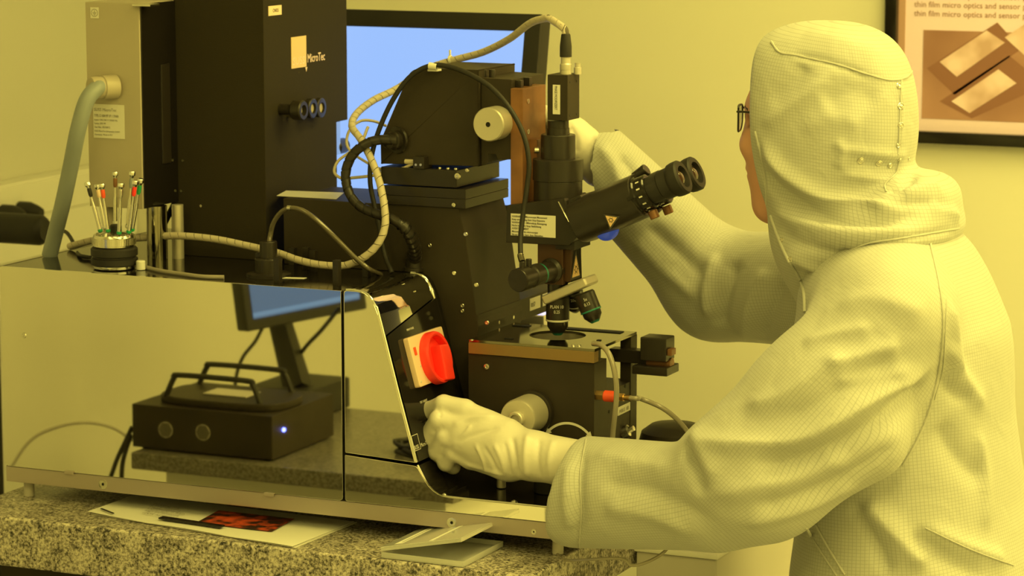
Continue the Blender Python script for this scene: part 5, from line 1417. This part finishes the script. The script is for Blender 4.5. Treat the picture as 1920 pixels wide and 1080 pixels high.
# keep the suit of the lower front clear of the cape
V, Q = hd_.net(); V = relax(V, Q, 3)
hood = Skin(V, Q)
hood.folds([
    ([(1425, 255), (1455, 305), (1500, 345), (1565, 378), (1650, 388), (1700, 378)], .013, .012),
    ([(1420, 300), (1450, 350), (1500, 382), (1570, 408), (1660, 412), (1740, 400)], .014, -.012),
    ([(1440, 388), (1505, 420), (1580, 438), (1660, 436), (1720, 425)], .013, .008),
    ([(1450, 430), (1510, 458), (1570, 478), (1600, 470)], .014, -.007), ([(1470, 480), (1520, 500), (1570, 520)], .012, .006),
    ([(1425, 240), (1505, 182), (1560, 135)], .012, .005), ([(1440, 200), (1490, 150), (1510, 120)], .016, -.005), ([(1540, 200), (1600, 170), (1650, 200)], .03, -.006), ([(1500, 250), (1560, 220), (1620, 240)], .02, .004),
    ([(1566, 262), (1580, 285), (1570, 320)], .008, .005), ([(1570, 278), (1620, 285), (1670, 292), (1705, 290)], .007, .004), ([(1570, 325), (1620, 332), (1665, 338), (1700, 330)], .007, .004), ([(1600, 305), (1650, 312), (1690, 318)], .010, -.004),
    ([(1660, 360), (1700, 345), (1712, 322)], .008, -.010), ([(1690, 365), (1730, 350), (1765, 350)], .013, .006), ([(1650, 388), (1720, 378), (1790, 388)], .012, -.007), ([(1740, 380), (1780, 395), (1798, 410)], .012, .006),
    ([(1688, 140), (1690, 210), (1686, 280)], .006, .003), ([(1500, 60), (1580, 75), (1660, 100)], .02, .003),
    ([(1480, 100), (1560, 118), (1640, 148)], .006, -.003), ([(1590, 470), (1660, 452), (1740, 440), (1798, 428)], .006, -.004),
])
hood.V = relax(hood.V, hood.Q, 1); hood.bvh()
hw = np.stack([np.arctan2(hood.V[:, 1] - PY, -(hood.V[:, 0] - hc.x)) * .13, hood.V[:, 2] * 1.0 + (hood.V[:, 0] - hc.x) * .12, np.zeros(len(hood.V))], 1)
hoodo = hood.build('hood', 'suit_cloth', person, hw)
seam(hood, [(1446, 78), (1462, 98), (1490, 103), (1530, 112), (1575, 122), (1630, 140), (1670, 150), (1700, 144), (1716, 122)], hoodo, .0017)
seam(hood, [(1592, 470), (1630, 455), (1690, 446), (1750, 436), (1798, 428)], hoodo, .0017)
seam(hood, [(1690, 150), (1688, 200), (1686, 250), (1684, 290)], hoodo, .0012)
seam(hood, [(1416, 246), (1426, 285), (1434, 328), (1438, 382)], hoodo, .0018)
seam(hood, [(1662, 360), (1660, 345), (1680, 325), (1686, 300)], hoodo, .0014)
for px, py, r in ((1685, 161, .0048), (1689, 199, .0058), (1689, 235, .0052), (1684, 272, .0042), (1687, 299, .0036), (1704, 297, .003), (1614, 301, .0062), (1648, 306, .0055), (1669, 310, .0045)):
    p, n = hood.hit(px, py)
    if p is not None: MB().lathe([(r, -.0005), (r, .0008), (r * .8, .0016), (r * .55, .001), (r * .4, .0018), (0, .0022)], p, n, 20).build('snap_button', 'steel', hoodo)

# ---- gloves
def hand(name, wrist, mcps, pips, dips, tips, thumb, cuff_to, rr, parent, h=.0026, radius=.0112, fat=.031):
    pts = [wrist, cuff_to] + mcps + pips + tips + thumb
    lo = [min(p[i] for p in pts) - .055 for i in range(3)]; hi = [max(p[i] for p in pts) + .055 for i in range(3)]
    f_ = Field(lo, hi, h)
    rf = [radius * 1.02, radius * 1.05, radius * 1.0, radius * .9]
    for i, m in enumerate(mcps):
        w_ = wrist.lerp(sum((q for q in mcps), Vector()) / 4, .1) + (m - sum((q for q in mcps), Vector()) / 4) * .62
        f_.cone(w_, m, .0205 + (fat - .031) * .5, .0150, .016)
    f_.cone(wrist, sum((q for q in mcps), Vector()) / 4, .029, .024, .02)
    f_.cone(thumb[0], mcps[0].lerp(wrist, .5), .017, .019, .02)
    # fingers in a field of their own keep their gaps
    for i in range(4):
        chain = [mcps[i], pips[i], dips[i], tips[i]]
        g = Field(lo, hi, h)
        for a, b, r1, r2 in zip(chain, chain[1:], (rf[i] * 1.12, rf[i] * 1.0, rf[i]), (rf[i] * 1.0, rf[i], rf[i] * .9)): g.cone(a, b, r1, r2, .004)
        kk = .0055; A, B = f_.F, g.F
        hh_ = np.clip(.5 + .5 * (A - B) / kk, 0, 1); f_.F = A * (1 - hh_) + B * hh_ - kk * hh_ * (1 - hh_)
    for a, b, r1, r2 in zip(thumb, thumb[1:], (.0165, .0130), (.0130, .0105)): f_.cone(a, b, r1, r2, .006)
    f_.cone(wrist, wrist.lerp(cuff_to, .3), fat, rr, .015)
    f_.cone(wrist.lerp(cuff_to, .3), cuff_to, rr, rr, .01)
    V_, Q_ = f_.net(); V_ = relax(V_, Q_, 2, .45)
    return Skin(V_, Q_)
A3 = lambda px, py, y: at(px, py, y=y)
gl = hand('glove', A3(955, 846, .048), [A3(872, 768, .062), A3(858, 799, .050), A3(864, 832, .046), A3(882, 862, .052)],
          [A3(832, 758, .060), A3(823, 787, .046), A3(835, 818, .042), A3(850, 848, .046)],
          [A3(807, 770, .078), A3(805, 817, .058), A3(819, 846, .054), A3(836, 868, .056)],
          [A3(797, 784, .094), A3(812, 834, .080), A3(830, 860, .077), A3(850, 876, .076)],
          [A3(905, 800, .090), A3(865, 790, .112), A3(828, 795, .116)], A3(1110, 876, .030), .0385, person, radius=.0150, fat=.042)
gl.folds([
    ([(960, 815), (966, 860), (972, 905)], .005, -.004), ([(990, 808), (985, 860), (992, 908)], .007, .004), ([(1012, 816), (1008, 862), (1014, 908)], .006, -.003), ([(1038, 820), (1030, 862), (1036, 908)], .007, .003),
    ([(845, 800), (880, 785), (930, 780)], .006, .0025), ([(850, 830), (890, 815), (940, 800)], .005, -.002), ([(845, 838), (870, 815), (885, 795)], .004, .0022),
    ([(890, 830), (905, 860), (912, 885)], .004, .0025), ([(905, 835), (922, 862), (935, 890)], .004, -.0022), ([(925, 830), (940, 862), (950, 895)], .0045, .0025), ([(945, 825), (952, 860), (958, 895)], .004, -.002), ([(870, 870), (900, 878), (950, 893)], .005, .002),
    ([(818, 765), (826, 775), (822, 785)], .003, -.0015), ([(812, 812), (822, 806), (834, 800)], .003, -.0015),
])
gl.build('glove', 'glove', person)
g2 = hand('glove', A3(1075, 262, .400), [A3(1038, 218, .385), A3(1030, 234, .372), A3(1028, 252, .368), A3(1032, 268, .372)],
          [A3(1010, 205, .375), A3(1000, 226, .358), A3(998, 246, .354), A3(1004, 264, .358)],
          [A3(993, 206, .366), A3(985, 228, .352), A3(984, 248, .350), A3(990, 266, .352)],
          [A3(982, 214, .355), A3(977, 234, .347), A3(977, 253, .347), A3(983, 268, .349)],
          [A3(1052, 232, .362), A3(1028, 222, .345), A3(1006, 220, .337)], A3(1125, 312, .43), .036, person)
g2.folds([([(1050, 230), (1058, 255), (1056, 280)], .005, .003), ([(1072, 235), (1080, 262), (1078, 290)], .006, -.003)])
g2.build('glove', 'glove', person)
pl_ = []
for p_ in spline_px([(1446, 404), (1453, 425), (1462, 450), (1478, 485), (1498, 518), (1508, 548), (1510, 585)]):
    hs = [h for h in (hood.hit(*p_), suit.hit(*p_)) if h[0] is not None]
    if hs: q_ = min(hs, key=lambda h: (h[0] - CAM).length); pl_.append(q_[0] + q_[1] * .001)
pl_ = [p for i, p in enumerate(pl_) if i == 0 or (p - pl_[i - 1]).length < .04]
if len(pl_) > 3:
    MB().tube(pl_, .0028, 8).build('collar_edge', 'suit_seam', hoodo, wn=False)
    for i in (len(pl_) // 3, len(pl_) // 2): MB().lathe([(.0042, 0), (.0042, .0012), (.002, .002), (0, .002)], pl_[i] + Vector((.006, -.003, 0)), Vector((-.3, -1, .1)), 16).build('snap_button', 'steel', hoodo)
# front placket of the suit, seen at the collar
L = [at(1470, 440, y=PY - .02), at(1478, 485, y=PY - .03), at(1500, 520, y=PY - .05), at(1508, 560, y=PY - .05)]
MB().tube(spline(L, 8), .0035, 8).build('front_zip_placket', 'suit_seam', cover, wn=False)
